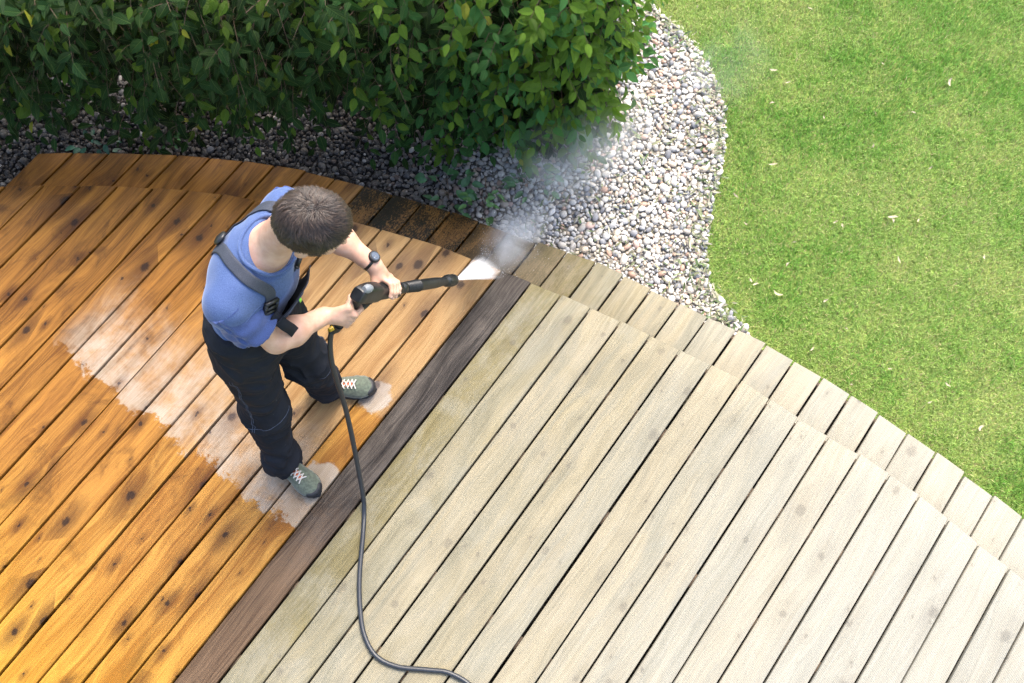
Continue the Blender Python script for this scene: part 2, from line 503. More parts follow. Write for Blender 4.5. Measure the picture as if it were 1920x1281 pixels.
def board_mesh(name, u0_, u1_, v_start, v_end_fn, ztop, th=0.028):
    """decking plank with rounded arrises, running along v; far end follows v_end_fn(u)"""
    W_ = u1_ - u0_
    prof = np.array([(0.0, -th), (0.0, -0.0045), (0.0014, -0.0014), (0.0045, 0.0), (W_ * 0.5, 0.0006), (W_ - 0.0045, 0.0), (W_ - 0.0014, -0.0014), (W_, -0.0045), (W_, -th)])
    m = len(prof)
    ve = np.array([v_end_fn(u0_ + q) for q in prof[:, 0]])
    nseg = max(2, int((ve.mean() - v_start) / 0.16))
    bow = brng.normal(0, 0.0012)
    V = []
    uu = u0_ + prof[:, 0]
    rows = [(f, 0.0) for f in np.linspace(0, 1, nseg + 1)] + [(1.0, -0.003)]
    for f, dz in rows:
        vv_ = v_start + (ve - 0.003 - v_start) * f + (0.003 if dz else 0.0)
        ub = uu + bow * math.sin(f * math.pi)
        zz = ztop + prof[:, 1] + np.where(prof[:, 1] > -0.01, dz, 0)
        V.append(np.stack([ub * CA + vv_ * SA, -ub * SA + vv_ * CA, zz], 1))
    V = np.concatenate(V); nr_ = len(rows)
    F = []
    for r_ in range(nr_ - 1):
        for i in range(m - 1):
            F.append((r_ * m + i, (r_ + 1) * m + i, (r_ + 1) * m + i + 1, r_ * m + i + 1))
    me = mesh_np(name, V, F, False)
    bmx = bmesh.new(); bmx.from_mesh(me); bmx.verts.ensure_lookup_table()
    bmx.faces.new([bmx.verts[i] for i in range(m)]); bmx.faces.new([bmx.verts[(nr_ - 1) * m + i] for i in range(m)][::-1])
    bmesh.ops.recalc_face_normals(bmx, faces=[f for f in bmx.faces if len(f.verts) > 4])
    bmx.to_mesh(me); bmx.free()
    if sum(p.normal.z * p.area for p in me.polygons) < 0: me.flip_normals()
    return me


brng = np.random.default_rng(4)
Y_BACK, X_LEFT = -1.05, -4.3
deck = empty("wooden_deck", (0, 0, GROUND))
tag(deck, "curved timber deck of long diagonal planks the man stands on", "deck")
for i in range(-15, 31):
    u_a = U0 + i * PITCH + (PITCH - BW) / 2 + brng.normal(0, 0.0006); u_b = u_a + BW + brng.normal(0, 0.0008)
    um = (u_a + u_b) / 2
    # near end: where the plank meets the house side (y = Y_BACK) or the left end (x = X_LEFT)
    v0_ = max((Y_BACK + um * SA) / CA, (X_LEFT - um * CA) / SA)
    if inner_v(um) - v0_ < 0.12: continue
    jit = brng.normal(0, 0.003)
    me = board_mesh("board", u_a, u_b, v0_, lambda q: inner_v(q) + jit, brng.normal(0, 0.0011))
    o = link_mesh("board", me, MAT_WOOD, deck)
    washed_ = 1.0 if i <= 3 else 0.0
    alg_ = 0.0
    if i == 5: alg_ = 0.8
    elif i > 5: alg_ = max(0.0, 0.40 - 0.04 * (i - 6)) * brng.uniform(0.6, 1.2)
    o.color = (washed_, float(brng.uniform(0, 1)), alg_, 1.0 if i == 4 else 0.0)
MAT_JOIST = simple_mat("joist_wood", (0.085, 0.06, 0.04), 0.8, 30, 0.35)
for vj in (-2.6, -2.1, -1.6, -1.1, -0.6, -0.24, 0.13, 0.755, 1.2):
    mb = MB()
    # beam across the planks, clipped to the deck outline
    us = [q for q in np.linspace(-3.9, 2.9, 137) if inner_v(q) > vj + 0.1 and -0.9 < to_xy(q, vj)[1] and to_xy(q, vj)[0] > -4.2]
    if not us: continue
    a, b_ = us[0], us[-1]
    V = []
    for z in (-0.0305, -0.125):
        for (q, s) in ((a, vj - 0.03), (b_, vj - 0.03), (b_, vj + 0.03), (a, vj + 0.03)):
            V.append(to_xy(q, s) + (z,))
    mb.add(V, [(0, 1, 2, 3), (7, 6, 5, 4), (0, 4, 5, 1), (1, 5, 6, 2), (2, 6, 7, 3), (3, 7, 4, 0)])
    link_mesh("joist", mb.mesh("joist", False), MAT_JOIST, deck)
def fascia(fn, ua, ub, z0, z1, inset):
    q = np.linspace(ua, ub, 90); vo_ = fn(q) - inset; vi_ = vo_ - 0.02
    xo = np.stack(to_xy(q, vo_), 1); xi = np.stack(to_xy(q, vi_), 1); n = len(q)
    V = np.vstack([np.c_[xo, np.full(n, z0)], np.c_[xo, np.full(n, z1)], np.c_[xi, np.full(n, z1)], np.c_[xi, np.full(n, z0)]])
    F = [(k * n + i, k * n + i + 1, ((k + 1) % 4) * n + i + 1, ((k + 1) % 4) * n + i) for k in range(4) for i in range(n - 1)]
    return mesh_np("fascia", V, F, False)
link_mesh("fascia", fascia(inner_v, -3.9, 3.1, -0.190, -0.0305, 0.015), MAT_JOIST, deck)

step_t = empty("deck_step", (0, 2.0, GROUND))
tag(step_t, "lower curved step of short timber planks between the deck and the gravel", "step")
STEP_Z = -0.165
for i in range(-12, 31):
    u_a = U0 + i * PITCH + (PITCH - BW) / 2 + 0.004 + brng.normal(0, 0.0006); u_b = u_a + BW + brng.normal(0, 0.0008)
    if u_a < ou[0] - 0.02 or u_b > ou[-1]: continue
    um = (u_a + u_b) / 2
    jit = brng.normal(0, 0.004)
    me = board_mesh("board", u_a, u_b, float(inner_v(um)) - 0.16, lambda q: outer_v(q) + jit, STEP_Z + brng.normal(0, 0.0011))
    o = link_mesh("board", me, MAT_WOOD, step_t)
    if i <= -3: c_ = (1.0, float(brng.uniform(0.3, 1)), 0, 0)
    elif i <= 1: c_ = (0.0, 0.3, 1.0, 1.0)
    elif i == 2: c_ = (0.0, 0.3, 0.75, 0.9)
    elif i == 3: c_ = (0.0, 0.4, 0.6, 0.6)
    elif i == 4: c_ = (0.0, 0.4, 0.8, 0.35)
    elif i == 5: c_ = (0.0, 0.4, 0.85, 0.12)
    else: c_ = (0.0, float(brng.uniform(0, 1)), max(0.04, 0.42 - 0.06 * (i - 6)), 0.0)
    o.color = c_
link_mesh("fascia", fascia(outer_v, ou[0] + 0.02, ou[-1] - 0.05, GROUND + 0.0005, STEP_Z - 0.0305, 0.02), MAT_JOIST, step_t)

# ================================================================== GRAVEL
def ico(sub):
    b = bmesh.new(); bmesh.ops.create_icosphere(b, subdivisions=sub, radius=1.0)
    V = np.array([v.co[:] for v in b.verts]); F = np.array([[v.index for v in f.verts] for f in b.faces]); b.free()
    return V, F


def rot_from_euler(a, b, c):
    ca, sa, cb, sb, cc, s_c = np.cos(a), np.sin(a), np.cos(b), np.sin(b), np.cos(c), np.sin(c)
    M = np.empty((len(a), 3, 3))
    M[:, 0] = np.stack([cb * cc, sa * sb * cc - ca * s_c, ca * sb * cc + sa * s_c], 1)
    M[:, 1] = np.stack([cb * s_c, sa * sb * s_c + ca * cc, ca * sb * s_c - sa * cc], 1)
    M[:, 2] = np.stack([-sb, sa * cb, ca * cb], 1)
    return M


def scatter(n, x0, x1, y0, y1, r):
    x = r.uniform(x0, x1, n); y = r.uniform(y0, y1, n)
    k = in_poly(x, y, GRAVEL) & (to_v(x, y) > outer_v(to_u(x, y)) - 0.06)
    k |= in_poly(x, y, GRAVEL) & (to_u(x, y) < ou[0] + 0.02) & (y > 2.28)
    return x[k], y[k]


r = np.random.default_rng(21)
# dart throwing on a hash grid so stones do not overlap too much
xs, ys = scatter(140000, -3.4, 1.35, 1.35, 3.75, r)
size = np.exp(r.normal(math.log(0.0076), 0.38, len(xs))).clip(0.0038, 0.021)
order = np.argsort(-size); xs, ys, size = xs[order], ys[order], size[order]
cell = 0.03; grid = {}; keep = []
for i in range(len(xs)):
    cx, cy = int(xs[i] / cell + 1000), int(ys[i] / cell + 1000); ok = True
    for ax in (-2, -1, 0, 1, 2):
        for ay in (-2, -1, 0, 1, 2):
            for j in grid.get((cx + ax, cy + ay), ()):
                if (xs[i] - xs[j]) ** 2 + (ys[i] - ys[j]) ** 2 < (0.82 * (size[i] + size[j])) ** 2: ok = False; break
            if not ok: break
        if not ok: break
    if ok: grid.setdefault((cx, cy), []).append(i); keep.append(i)
xs, ys, size = xs[keep], ys[keep], size[keep]
N = len(xs)
print("pebbles", N)
IV, IF = ico(2)                      # 42 verts, 80 faces
shapes = []
for k in range(14):
    d = IV * (1 + 0.30 * (vnoise(IV * 1.3 + k * 7.1 + 20)[:, None] - 0.5) + 0.12 * (vnoise(IV * 3.1 + k * 3.3 + 9)[:, None] - 0.5))
    shapes.append(d)
shapes = np.array(shapes)
sid = r.integers(0, 14, N)
S = np.stack([size * r.uniform(1.0, 1.45, N), size * r.uniform(0.8, 1.05, N), size * r.uniform(0.55, 0.85, N)], 1)
M = rot_from_euler(r.normal(0, 0.35, N), r.normal(0, 0.35, N), r.uniform(0, 6.28, N))
V = np.einsum('nij,nvj->nvi', M, shapes[sid] * S[:, None, :])
V += np.stack([xs, ys, GROUND + 0.014 + S[:, 2] * 0.42 + r.uniform(0, 0.009, N)], 1)[:, None, :]
F = (IF[None] + (np.arange(N) * len(IV))[:, None, None]).reshape(-1, 3)
pal = np.array([(0.64, 0.61, 0.55), (0.71, 0.68, 0.62), (0.54, 0.51, 0.46), (0.44, 0.44, 0.43), (0.31, 0.32, 0.34), (0.52, 0.44, 0.34), (0.46, 0.30, 0.22), (0.56, 0.40, 0.33), (0.17, 0.18, 0.20), (0.60, 0.55, 0.46)])
pc = pal[r.choice(len(pal), N, p=[.20, .17, .15, .12, .08, .09, .04, .04, .04, .07])] * r.uniform(0.8, 1.15, (N, 1))
pc = pc.clip(0.05, 0.8) * 0.88
# spray-wet stones darken to the left, hedge shade painted in on top
wet_shade = np.clip((0.10 - xs + 0.35 * (vnoise(np.stack([xs * 3, ys * 3, xs * 0], 1)) - 0.5)) / 0.7, 0, 1)
pc = pc * (1 - wet_shade[:, None] * (1 - 0.060 * np.exp(r.normal(-0.2, 1.05, (N, 1)))).clip(0.2, 1))
g = NG("pebble_stone")
a = g.n("Attribute", attribute_name="col").outputs['Color']
pos = g.n("NewGeometry").outputs['Position']
n1 = g.noise(pos, 160.0, 5, 0.65); n2 = g.noise(pos, 55.0, 3)
c = g.mix(g.mul(g.ramp(n1, 0.35, 0.7), 0.4), a, (0.20, 0.18, 0.165))
c = g.mix(g.mul(g.ramp(n2, 0.55, 0.75), 0.3), c, (0.62, 0.58, 0.52))
pb_ = g.bsdf(c, 0.6, g.bump(n1, 0.0015)); pb_.inputs['Specular IOR Level'].default_value = 0.2
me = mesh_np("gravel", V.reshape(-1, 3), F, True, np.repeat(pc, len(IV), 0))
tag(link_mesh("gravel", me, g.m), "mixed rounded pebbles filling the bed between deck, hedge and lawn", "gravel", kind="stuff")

# ================================================================== LAWN
def blades(n, x0, x1, y0, y1, hmin, hmax, r, wid=0.0028, extra=None):
    x = r.uniform(x0, x1, n); y = r.uniform(y0, y1, n)
    uu, vv_ = to_u(x, y), to_v(x, y)
    off = (vnoise(np.stack([x * 14, y * 14, np.zeros(n)], 1)) - 0.5) * 0.05
    k = ~in_poly(x + off, y + off * 0.6, GRAVEL) & ((vv_ > outer_v(uu) + 0.004) | (uu < ou[0])) & ~((x < 0.72) & (y < 3.9))
    x, y = x[k], y[k]; n = len(x)
    P3 = np.stack([x, y, np.zeros(n)], 1)
    lush = vnoise(P3 * 2.6 + 3) * 0.42 + vnoise(P3 * 8.0 + 13) * 0.32 + vnoise(P3 * 24.0 + 31) * 0.36
    h = r.uniform(hmin, hmax, n) * (0.65 + 0.6 * lush)
    ang = r.uniform(0, 6.283, n); lean = r.uniform(0.25, 1.25, n)
    d = np.stack([np.cos(ang), np.sin(ang), np.zeros(n)], 1); sdir = np.stack([-np.sin(ang), np.cos(ang), np.zeros(n)], 1)
    base = np.stack([x, y, np.full(n, GROUND - 0.002)], 1)
    up = np.array([0, 0, 1.0])
    mid = base + (up * np.cos(lean * 0.5)[:, None] + d * np.sin(lean * 0.5)[:, None]) * (h * 0.55)[:, None]
    tip = mid + (up * np.cos(lean)[:, None] * 0.9 + d * np.sin(lean)[:, None]) * (h * 0.5)[:, None]
    wv = (wid * r.uniform(0.6, 1.3, n))[:, None] * 0.5
    V = np.stack([base - sdir * wv, base + sdir * wv, mid + sdir * wv * 0.9, mid - sdir * wv * 0.9, tip], 1)
    ids = (np.arange(n) * 5)[:, None]
    Fq = ids + np.array([[0, 1, 2, 3]]); Ft = ids + np.array([[3, 2, 4]])
    t = r.random(n)
    c = np.empty((n, 3))
    fresh = np.array([0.215, 0.405, 0.070]); deep = np.array([0.14, 0.32, 0.046]); yel = np.array([0.38, 0.475, 0.150]); straw = np.array([0.58, 0.50, 0.26])
    mixv = ((lush - 0.55) * 1.4 + 0.50 + r.normal(0, 0.16, n)).clip(0, 1)[:, None]
    c = yel * (1 - mixv) + fresh * mixv
    dm = (mixv[:, 0] > 0.74); c[dm] = deep * 0.5 + fresh * 0.5
    st = t < (0.17 - 0.15 * mixv[:, 0]); c[st] = straw * r.uniform(0.6, 1.1, (st.sum(), 1))
    c *= r.uniform(0.6, 1.25, (n, 1))
    return V.reshape(-1, 3), Fq, Ft, np.repeat(c, 5, 0)


MAT_GRASS = attr_mat("grass_blade", 0.5, 40, 0.1, 0.0, 0.35)
Vs, Qs, Ts, Cs, off_ = [], [], [], [], 0
r = np.random.default_rng(8)
for args in ((300000, 0.7, 3.35, 0.0, 3.95, 0.020, 0.042), (26000, -2.6, 0.75, 3.8, 4.6, 0.02, 0.05), (40000, 3.3, 4.3, -0.6, 4.2, 0.02, 0.045), (26000, 0.7, 3.6, 3.9, 4.8, 0.02, 0.045)):
    V, q, t, c = blades(*args, r)
    Vs.append(V); Qs.append(q + off_); Ts.append(t + off_); Cs.append(c); off_ += len(V)
me = mesh_np("lawn_grass", np.concatenate(Vs), [np.concatenate(Qs), np.concatenate(Ts)], True, np.concatenate(Cs))
tag(link_mesh("lawn_grass", me, MAT_GRASS), "short mown green lawn with yellowish dry patches", "grass", kind="stuff")
print("blades", off_ // 5)

# ================================================================== HEDGE
def leaf_proto(nl, fold, curl, pleat, wscale):
    """ovate pleated leaf, base at origin, along +y, normal +z, unit length"""
    t = np.linspace(0, 1, nl)
    wd = np.array([0.02 if i == 0 else 0 for i in range(nl)], float)
    half = wscale * 0.5 * (np.sin(np.pi * t ** 0.82) ** 0.85) * (1 - 0.18 * t)
    half[0] = 0.012; half[-1] = 0.0
    V, UV = [], []
    for i in range(nl):
        ser = 1.0 + (0.05 if i % 2 else -0.03)
        for s in (-1, -0.55, 0, 0.55, 1):
            x = s * half[i] * (ser if abs(s) == 1 else 1)
            z = abs(x) * fold - curl * (t[i] - 0.35) ** 2 + pleat * (1 if (i % 2) else -1) * abs(s) * (half[i] / 0.3)
            V.append((x, t[i] - abs(s) * 0.05 * half[i], z)); UV.append((s * half[i] + 0.5, t[i]))
    F = []
    for i in range(nl - 1):
        for j in range(4):
            F.append((i * 5 + j, i * 5 + j + 1, (i + 1) * 5 + j + 1, (i + 1) * 5 + j))
    return np.array(V), np.array(F), np.array(UV)


lr = np.random.default_rng(77)
HED = np.array([(-4.4, 2.86), (-3.0, 2.80), (-2.0, 2.74), (-1.2, 2.67), (-0.6, 2.53), (0.0, 2.42), (0.3, 2.43), (0.48, 2.51), (0.585, 2.66), (0.62, 2.85), (0.63, 3.2), (0.63, 3.55)])
seg = np.r_[0, np.cumsum(np.linalg.norm(np.diff(HED, axis=0), axis=1))]
HL = seg[-1]


def hedge_pt(s):
    x = np.interp(s, seg, HED[:, 0]); y = np.interp(s, seg, HED[:, 1])
    e = 0.04
    dx = np.interp(s + e, seg, HED[:, 0]) - np.interp(s - e, seg, HED[:, 0]); dy = np.interp(s + e, seg, HED[:, 1]) - np.interp(s - e, seg, HED[:, 1])
    L = np.hypot(dx, dy) + 1e-9
    return x, y, dy / L, -dx / L       # outward normal (front is -y)


H_TOP = 1.25
leaf_list = []     # rows: pos, axis, normal, length, width, colour, outness
twigs = []


def shoots(n, depth0, depth1, z0, z1, s0, s1, leaflen, bright, gap=0.026):
    s = lr.uniform(s0, s1, n); z = lr.uniform(z0, z1, n)
    x, y, nx, ny = hedge_pt(s)
    y = y - 0.19 * np.clip((-0.3 - x) / 0.8, 0, 1)
    zb = np.interp(x, [-4.4, -1.2, -0.5, 0.0, 0.5, 0.7], [-0.18, -0.22, -0.26, -0.32, -0.22, -0.20]) + (vnoise(np.stack([s * 3.5, s * 0, s * 0 + 4], 1)) - 0.5) * 0.30
    clump = vnoise(np.stack([s * 3.0, z * 3.0, s * 0], 1)) * 0.6 + vnoise(np.stack([s * 7.0, z * 7.0, s * 0 + 9], 1)) * 0.4
    under = np.clip((z - zb) / 0.35, 0, 1)
    # the face bulges forward above and falls back, thinner and darker, near the ground (less so at the corner)
    left = np.clip((-0.15 - x) / 0.7, 0, 1)
    low = np.clip((0.52 + (clump - 0.5) * 0.5 - z) / 0.30, 0, 1); low = low * low * (3 - 2 * low)
    recess = low * (0.03 + 0.07 * left)
    ok = (z > zb) & (lr.random(n) < (0.30 + 1.1 * clump) * (1 - (0.62 if depth0 < 0.2 else 0.15) * low * left) * (1 - 0.2 * left))
    for i in np.nonzero(ok)[0]:
        nrm = np.array([nx[i], ny[i], 0.0])
        dep = lr.uniform(depth0, depth1) - (clump[i] - 0.5) * 0.26 + (1 - under[i]) * 0.10 + recess[i]
        tang = np.array([-ny[i], nx[i], 0.0])
        p = np.array([x[i], y[i], z[i]]) - nrm * (dep + 0.07)
        d = unit(nrm * 0.8 + tang * lr.normal(0, 0.55) + np.array([0, 0, lr.normal(-0.05, 0.5)]))
        L = lr.uniform(0.10, 0.22); k = max(3, int(L / gap))
        side = unit(np.cross(d, nrm * 0.35 + np.array([0, 0, 1.0])))
        sag = lr.uniform(0.2, 0.6)
        ctr = []
        young = lr.random() < (0.55 if x[i] > 0.15 else 0.24 if x[i] > -0.3 else 0.13) * bright
        for q in range(k + 1):
            t = q / k
            c_ = p + d * L * t + np.array([0, 0, -sag * 0.12 * t * t])
            ctr.append(c_)
            if q == 0: continue
            sg = 1 if q % 2 else -1
            if q == k: ax = unit(d + np.array([0, 0, -0.5]))
            else: ax = unit(d * 0.55 + side * sg * 0.8 + np.array([0, 0, -0.40]) + lr.normal(0, 0.22, 3))
            nn = nrm * 0.55 + np.array([0, 0, 0.75]) + lr.normal(0, 0.30, 3)
            nn = unit(nn - ax * (nn @ ax))
            ll = leaflen * lr.uniform(0.48, 1.18) * (0.8 if q == k else 1.0)
            if young or lr.random() < (0.10 if x[i] > -0.1 else 0.03) * bright: col_ = np.array([0.135, 0.25, 0.026]) * lr.uniform(0.7, 1.4) * (1 - 0.4 * left[i]) * (0.5 if depth0 >= 0.1 else 1.15)  # young leaves dimmed at left and inside, hedge shade put into the colour
            else: col_ = (np.array([0.015, 0.050, 0.015]) * lr.uniform(0.5, 1.7) + np.array([0.010, 0.016, 0.0]) * lr.random()) * (0.27 if depth0 >= 0.1 else 1.9) * (1 - 0.58 * left[i]) * (1 + 1.1 * min(max((x[i] + 0.9) / 1.2, 0), 1))  # left and inner leaves darkened, right end lightened: shade and sun painted in
            if lr.random() < 0.012 * bright: col_ = np.array([0.36, 0.38, 0.04])
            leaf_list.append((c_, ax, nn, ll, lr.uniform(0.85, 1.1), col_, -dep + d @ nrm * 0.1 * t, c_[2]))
        twigs.append(np.array(ctr))


s_a, s_b = 1.2, HL
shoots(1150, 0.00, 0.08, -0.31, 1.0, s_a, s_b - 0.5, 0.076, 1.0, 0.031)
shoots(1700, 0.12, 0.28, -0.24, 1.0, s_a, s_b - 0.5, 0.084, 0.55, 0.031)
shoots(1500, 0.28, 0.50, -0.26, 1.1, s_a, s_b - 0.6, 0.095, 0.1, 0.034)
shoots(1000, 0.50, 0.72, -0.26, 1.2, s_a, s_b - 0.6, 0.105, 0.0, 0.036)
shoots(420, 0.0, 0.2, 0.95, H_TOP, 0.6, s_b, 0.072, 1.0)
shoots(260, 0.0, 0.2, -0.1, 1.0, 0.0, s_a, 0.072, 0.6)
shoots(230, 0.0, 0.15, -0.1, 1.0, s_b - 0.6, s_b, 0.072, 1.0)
# flat trimmed top
n_top = 900
for _ in range(n_top):
    s = lr.uniform(0, HL); x, y, nx, ny = hedge_pt(s)
    dd = lr.uniform(0, 0.75)
    c_ = np.array([x - nx * dd, y - ny * dd, H_TOP + lr.normal(0, 0.03)])
    ax = unit(np.r_[lr.normal(0, 1, 2), -0.2]); nn = unit(np.array([0, 0, 1.0]) + lr.normal(0, 0.3, 3)); nn = unit(nn - ax * (nn @ ax))
    leaf_list.append((c_, ax, nn, 0.085, 1.0, np.array([0.06, 0.15, 0.03]) * lr.uniform(0.7, 1.4), -9, 2))
print("leaves", len(leaf_list))

g = NG("hedge_leaf")
oi = g.n("ObjectInfo")
a = g.n("Attribute", attribute_name="col").outputs['Color']
uvn = g.n("UVMap", uv_map="uv").outputs[0]
sx_ = g.sep(uvn)
au = g.math('ABSOLUTE', g.sub(sx_[0], 0.5))
vein = g.math('SINE', g.mul(g.sub(sx_[1], g.mul(au, 1.15)), 66.0))
rib = g.ramp(au, 0.022, 0.004)
tc = g.n("NewGeometry").outputs['Position']
nz = g.noise(tc, 40.0, 3)
cm = g.mix(g.ramp(vein, 0.35, 1.0, 0.0, 0.34), a, (0.11, 0.20, 0.05))
cm = g.mix(g.ramp(vein, -0.2, -1.0, 0.0, 0.35), cm, (0.008, 0.03, 0.008))
cm = g.mix(g.mul(rib, 0.45), cm, (0.15, 0.25, 0.07))
cm = g.mix(g.mul(g.ramp(nz, 0.5, 0.75), 0.25), cm, (0.02, 0.06, 0.02))
nrm = g.bump(g.sub(vein, g.mul(rib, 2.0)), 0.0028, 0.9)
b = g.bsdf(cm, 0.48, nrm)
b.inputs['Specular IOR Level'].default_value = 0.16
tr = g.n("BsdfTranslucent")
o = g.n("VectorMath", operation='MULTIPLY'); g.put(o.inputs[0], cm); g.put(o.inputs[1], (1.3, 1.25, 0.5))
g.put(tr.inputs[0], o.outputs[0])
mx = g.n("MixShader"); mx.inputs[0].default_value = 0.30
g.t.links.new(b.outputs[0], mx.inputs[1]); g.t.links.new(tr.outputs[0], mx.inputs[2]); g.t.links.new(mx.outputs[0], g.out.inputs[0])
MAT_LEAF = g.m
MAT_TWIG = simple_mat("twig_bark", (0.10, 0.065, 0.04), 0.8, 60, 0.3)

hedge = empty("hedge", (-1.5, 3.0, GROUND))
tag(hedge, "tall dense green leafy hedge with pleated leaves behind the deck", "hedge")
protos = [leaf_proto(9, lr.uniform(0.1, 0.4), lr.uniform(0.1, 0.55), 0.010, lr.uniform(0.50, 0.62)) for _ in range(8)]
Pp = np.array([l[0] for l in leaf_list]); AX = np.array([l[1] for l in leaf_list]); NN = np.array([l[2] for l in leaf_list])
LL = np.array([l[3] for l in leaf_list]); WW = np.array([l[4] for l in leaf_list]); CC = np.array([l[5] for l in leaf_list]); OUT = np.array([l[6] for l in leaf_list])
XX = np.cross(AX, NN)
MM = np.stack([XX * (LL * WW)[:, None], AX * LL[:, None], NN * LL[:, None]], 2)
sid = lr.integers(0, 8, len(Pp))
# the 300 most prominent leaves of the visible face become parts of their own
vis = (Pp[:, 2] < 0.80) & (Pp[:, 0] > -2.4) & (Pp[:, 0] < 0.62) & (Pp[:, 1] < 2.85)
score = np.where(vis, OUT * 4 + LL * 12, -99)
top = np.argsort(-score)[:300]
single = np.zeros(len(Pp), bool); single[top] = True
Vs, Fs, Cs, UVs, off_ = [], [], [], [], 0
for k in range(8):
    PV, PF, PU = protos[k]
    sel = np.nonzero((sid == k) & ~single)[0]
    V = np.einsum('nij,vj->nvi', MM[sel], PV) + Pp[sel][:, None]
    Vs.append(V.reshape(-1, 3)); Fs.append((PF[None] + (np.arange(len(sel)) * len(PV))[:, None, None]).reshape(-1, 4) + off_)
    Cs.append(np.repeat(CC[sel], len(PV), 0)); UVs.append(np.tile(PU, (len(sel), 1))); off_ += len(sel) * len(PV)
me = mesh_np("foliage", np.concatenate(Vs), np.concatenate(Fs), True, np.concatenate(Cs), np.concatenate(UVs))
tag(link_mesh("foliage", me, MAT_LEAF, hedge), kind="stuff")
lib = {}
for i in top:
    fresh = CC[i][0] > 0.075
    key = (int(sid[i]), bool(fresh), int(lr.integers(0, 3)), (-1 if Pp[i, 0] < -0.55 else 1 if Pp[i, 0] > 0.1 else 0))
    if key not in lib:
        PV, PF, PU = protos[key[0]]
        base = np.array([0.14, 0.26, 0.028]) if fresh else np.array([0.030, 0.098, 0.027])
        if key[3] < 0: base = base * 0.52  # shade of the hedge's left side painted into the leaf colour
        elif key[3] > 0 and not fresh: base = base * 1.9  # sunlit right end painted as lighter leaves
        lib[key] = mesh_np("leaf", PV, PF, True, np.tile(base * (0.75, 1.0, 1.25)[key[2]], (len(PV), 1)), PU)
        lib[key].materials.append(MAT_LEAF)
    o = bpy.data.objects.new("leaf", lib[key]); C.objects.link(o)
    M4 = Matrix.Identity(4)
    for a_ in range(3):
        for b_ in range(3): M4[a_][b_] = float(MM[i, a_, b_])
        M4[a_][3] = float(Pp[i, a_])
    o.parent = hedge; o.matrix_parent_inverse = Matrix.Translation(-Vector(hedge.location)); o.matrix_basis = M4
mb = MB()
for tpts in twigs:
    mb.tube(tpts[:: max(1, len(tpts) // 3)] if len(tpts) > 4 else tpts, np.linspace(0.0016, 0.0008, len(tpts[:: max(1, len(tpts) // 3)]) if len(tpts) > 4 else len(tpts)), 4, False)
tag(link_mesh("twigs", mb.mesh("twigs"), MAT_TWIG, hedge), kind="stuff")
for k in range(22):
    s = lr.uniform(0.2, HL - 0.3); x, y, nx, ny = hedge_pt(s)
    b0 = np.array([x - nx * 0.42, y - ny * 0.42, GROUND]) + np.r_[lr.normal(0, 0.05, 2), 0]
    pts = [b0]
    for q in range(5): pts.append(pts[-1] + np.array([lr.normal(0, 0.05), lr.normal(0, 0.05), 0.29]))
    mb = MB(); P_ = spline(pts, 14); mb.tube(P_, np.linspace(0.017, 0.006, 14), 7)
    for q in range(9):
        j = lr.integers(3, 13); e = P_[j]; dd = unit(np.array([-0.0, 0, 0.5]) + np.array([nx, ny, 0]) * lr.uniform(0.2, 1.0) + np.r_[lr.normal(0, 0.6, 2), 0])
        mb.tube(spline([e, e + dd * 0.14, e + dd * 0.30 + np.array([0, 0, -0.03])], 6), np.linspace(0.005, 0.0018, 6), 5)
    link_mesh("trunk", mb.mesh("trunk"), MAT_TWIG, hedge)

# ---- low shoots and seedlings at the hedge foot, over the gravel
MAT_HERB = attr_mat("herb_leaf", 0.45, 60, 0.15, 0.0, 0.25)


def leafy_plant(name, base, n, spread, ll, color, label, up=0.12):
    Vs, Fs, Cs, off = [], [], [], 0
    for _ in range(n):
        PV, PF, PU = protos[lr.integers(0, 8)]
        a_ = lr.uniform(0, 6.28); rr = spread * math.sqrt(lr.random())
        c_ = np.array(base) + np.array([math.cos(a_) * rr, math.sin(a_) * rr, lr.uniform(0.01, up)])
        ax = unit([math.cos(a_ + lr.normal(0, 0.5)), math.sin(a_ + lr.normal(0, 0.5)), lr.normal(-0.15, 0.3)]); nn = unit(np.array([0, -0.25, 1.0]) + lr.normal(0, 0.25, 3)); nn = unit(nn - ax * (nn @ ax))
        L_ = ll * lr.uniform(0.6, 1.2); M_ = np.stack([np.cross(ax, nn) * L_, ax * L_, nn * L_], 1)
        V = PV @ M_.T + c_; Vs.append(V); Fs.append(PF + off); off += len(V); Cs.append(np.tile(np.array(color) * lr.uniform(0.7, 1.3), (len(V), 1)))
    root = empty(name, base)
    o = link_mesh("foliage", mesh_np("foliage", np.concatenate(Vs), np.concatenate(Fs), True, np.concatenate(Cs)), MAT_HERB, root)
    tag(o, kind="stuff")
    mb = MB()
    for _ in range(3):
        e = np.array(base) + np.r_[lr.normal(0, spread * 0.5, 2), up]
        mb.tube(spline([np.array(base), (np.array(base) + e) / 2 + np.r_[lr.normal(0, 0.01, 2), 0.01], e], 6), 0.0018, 5)
    link_mesh("stem", mb.mesh("stem"), MAT_TWIG, root)
    tag(root, label, "plant", "seedlings at the foot of the hedge")


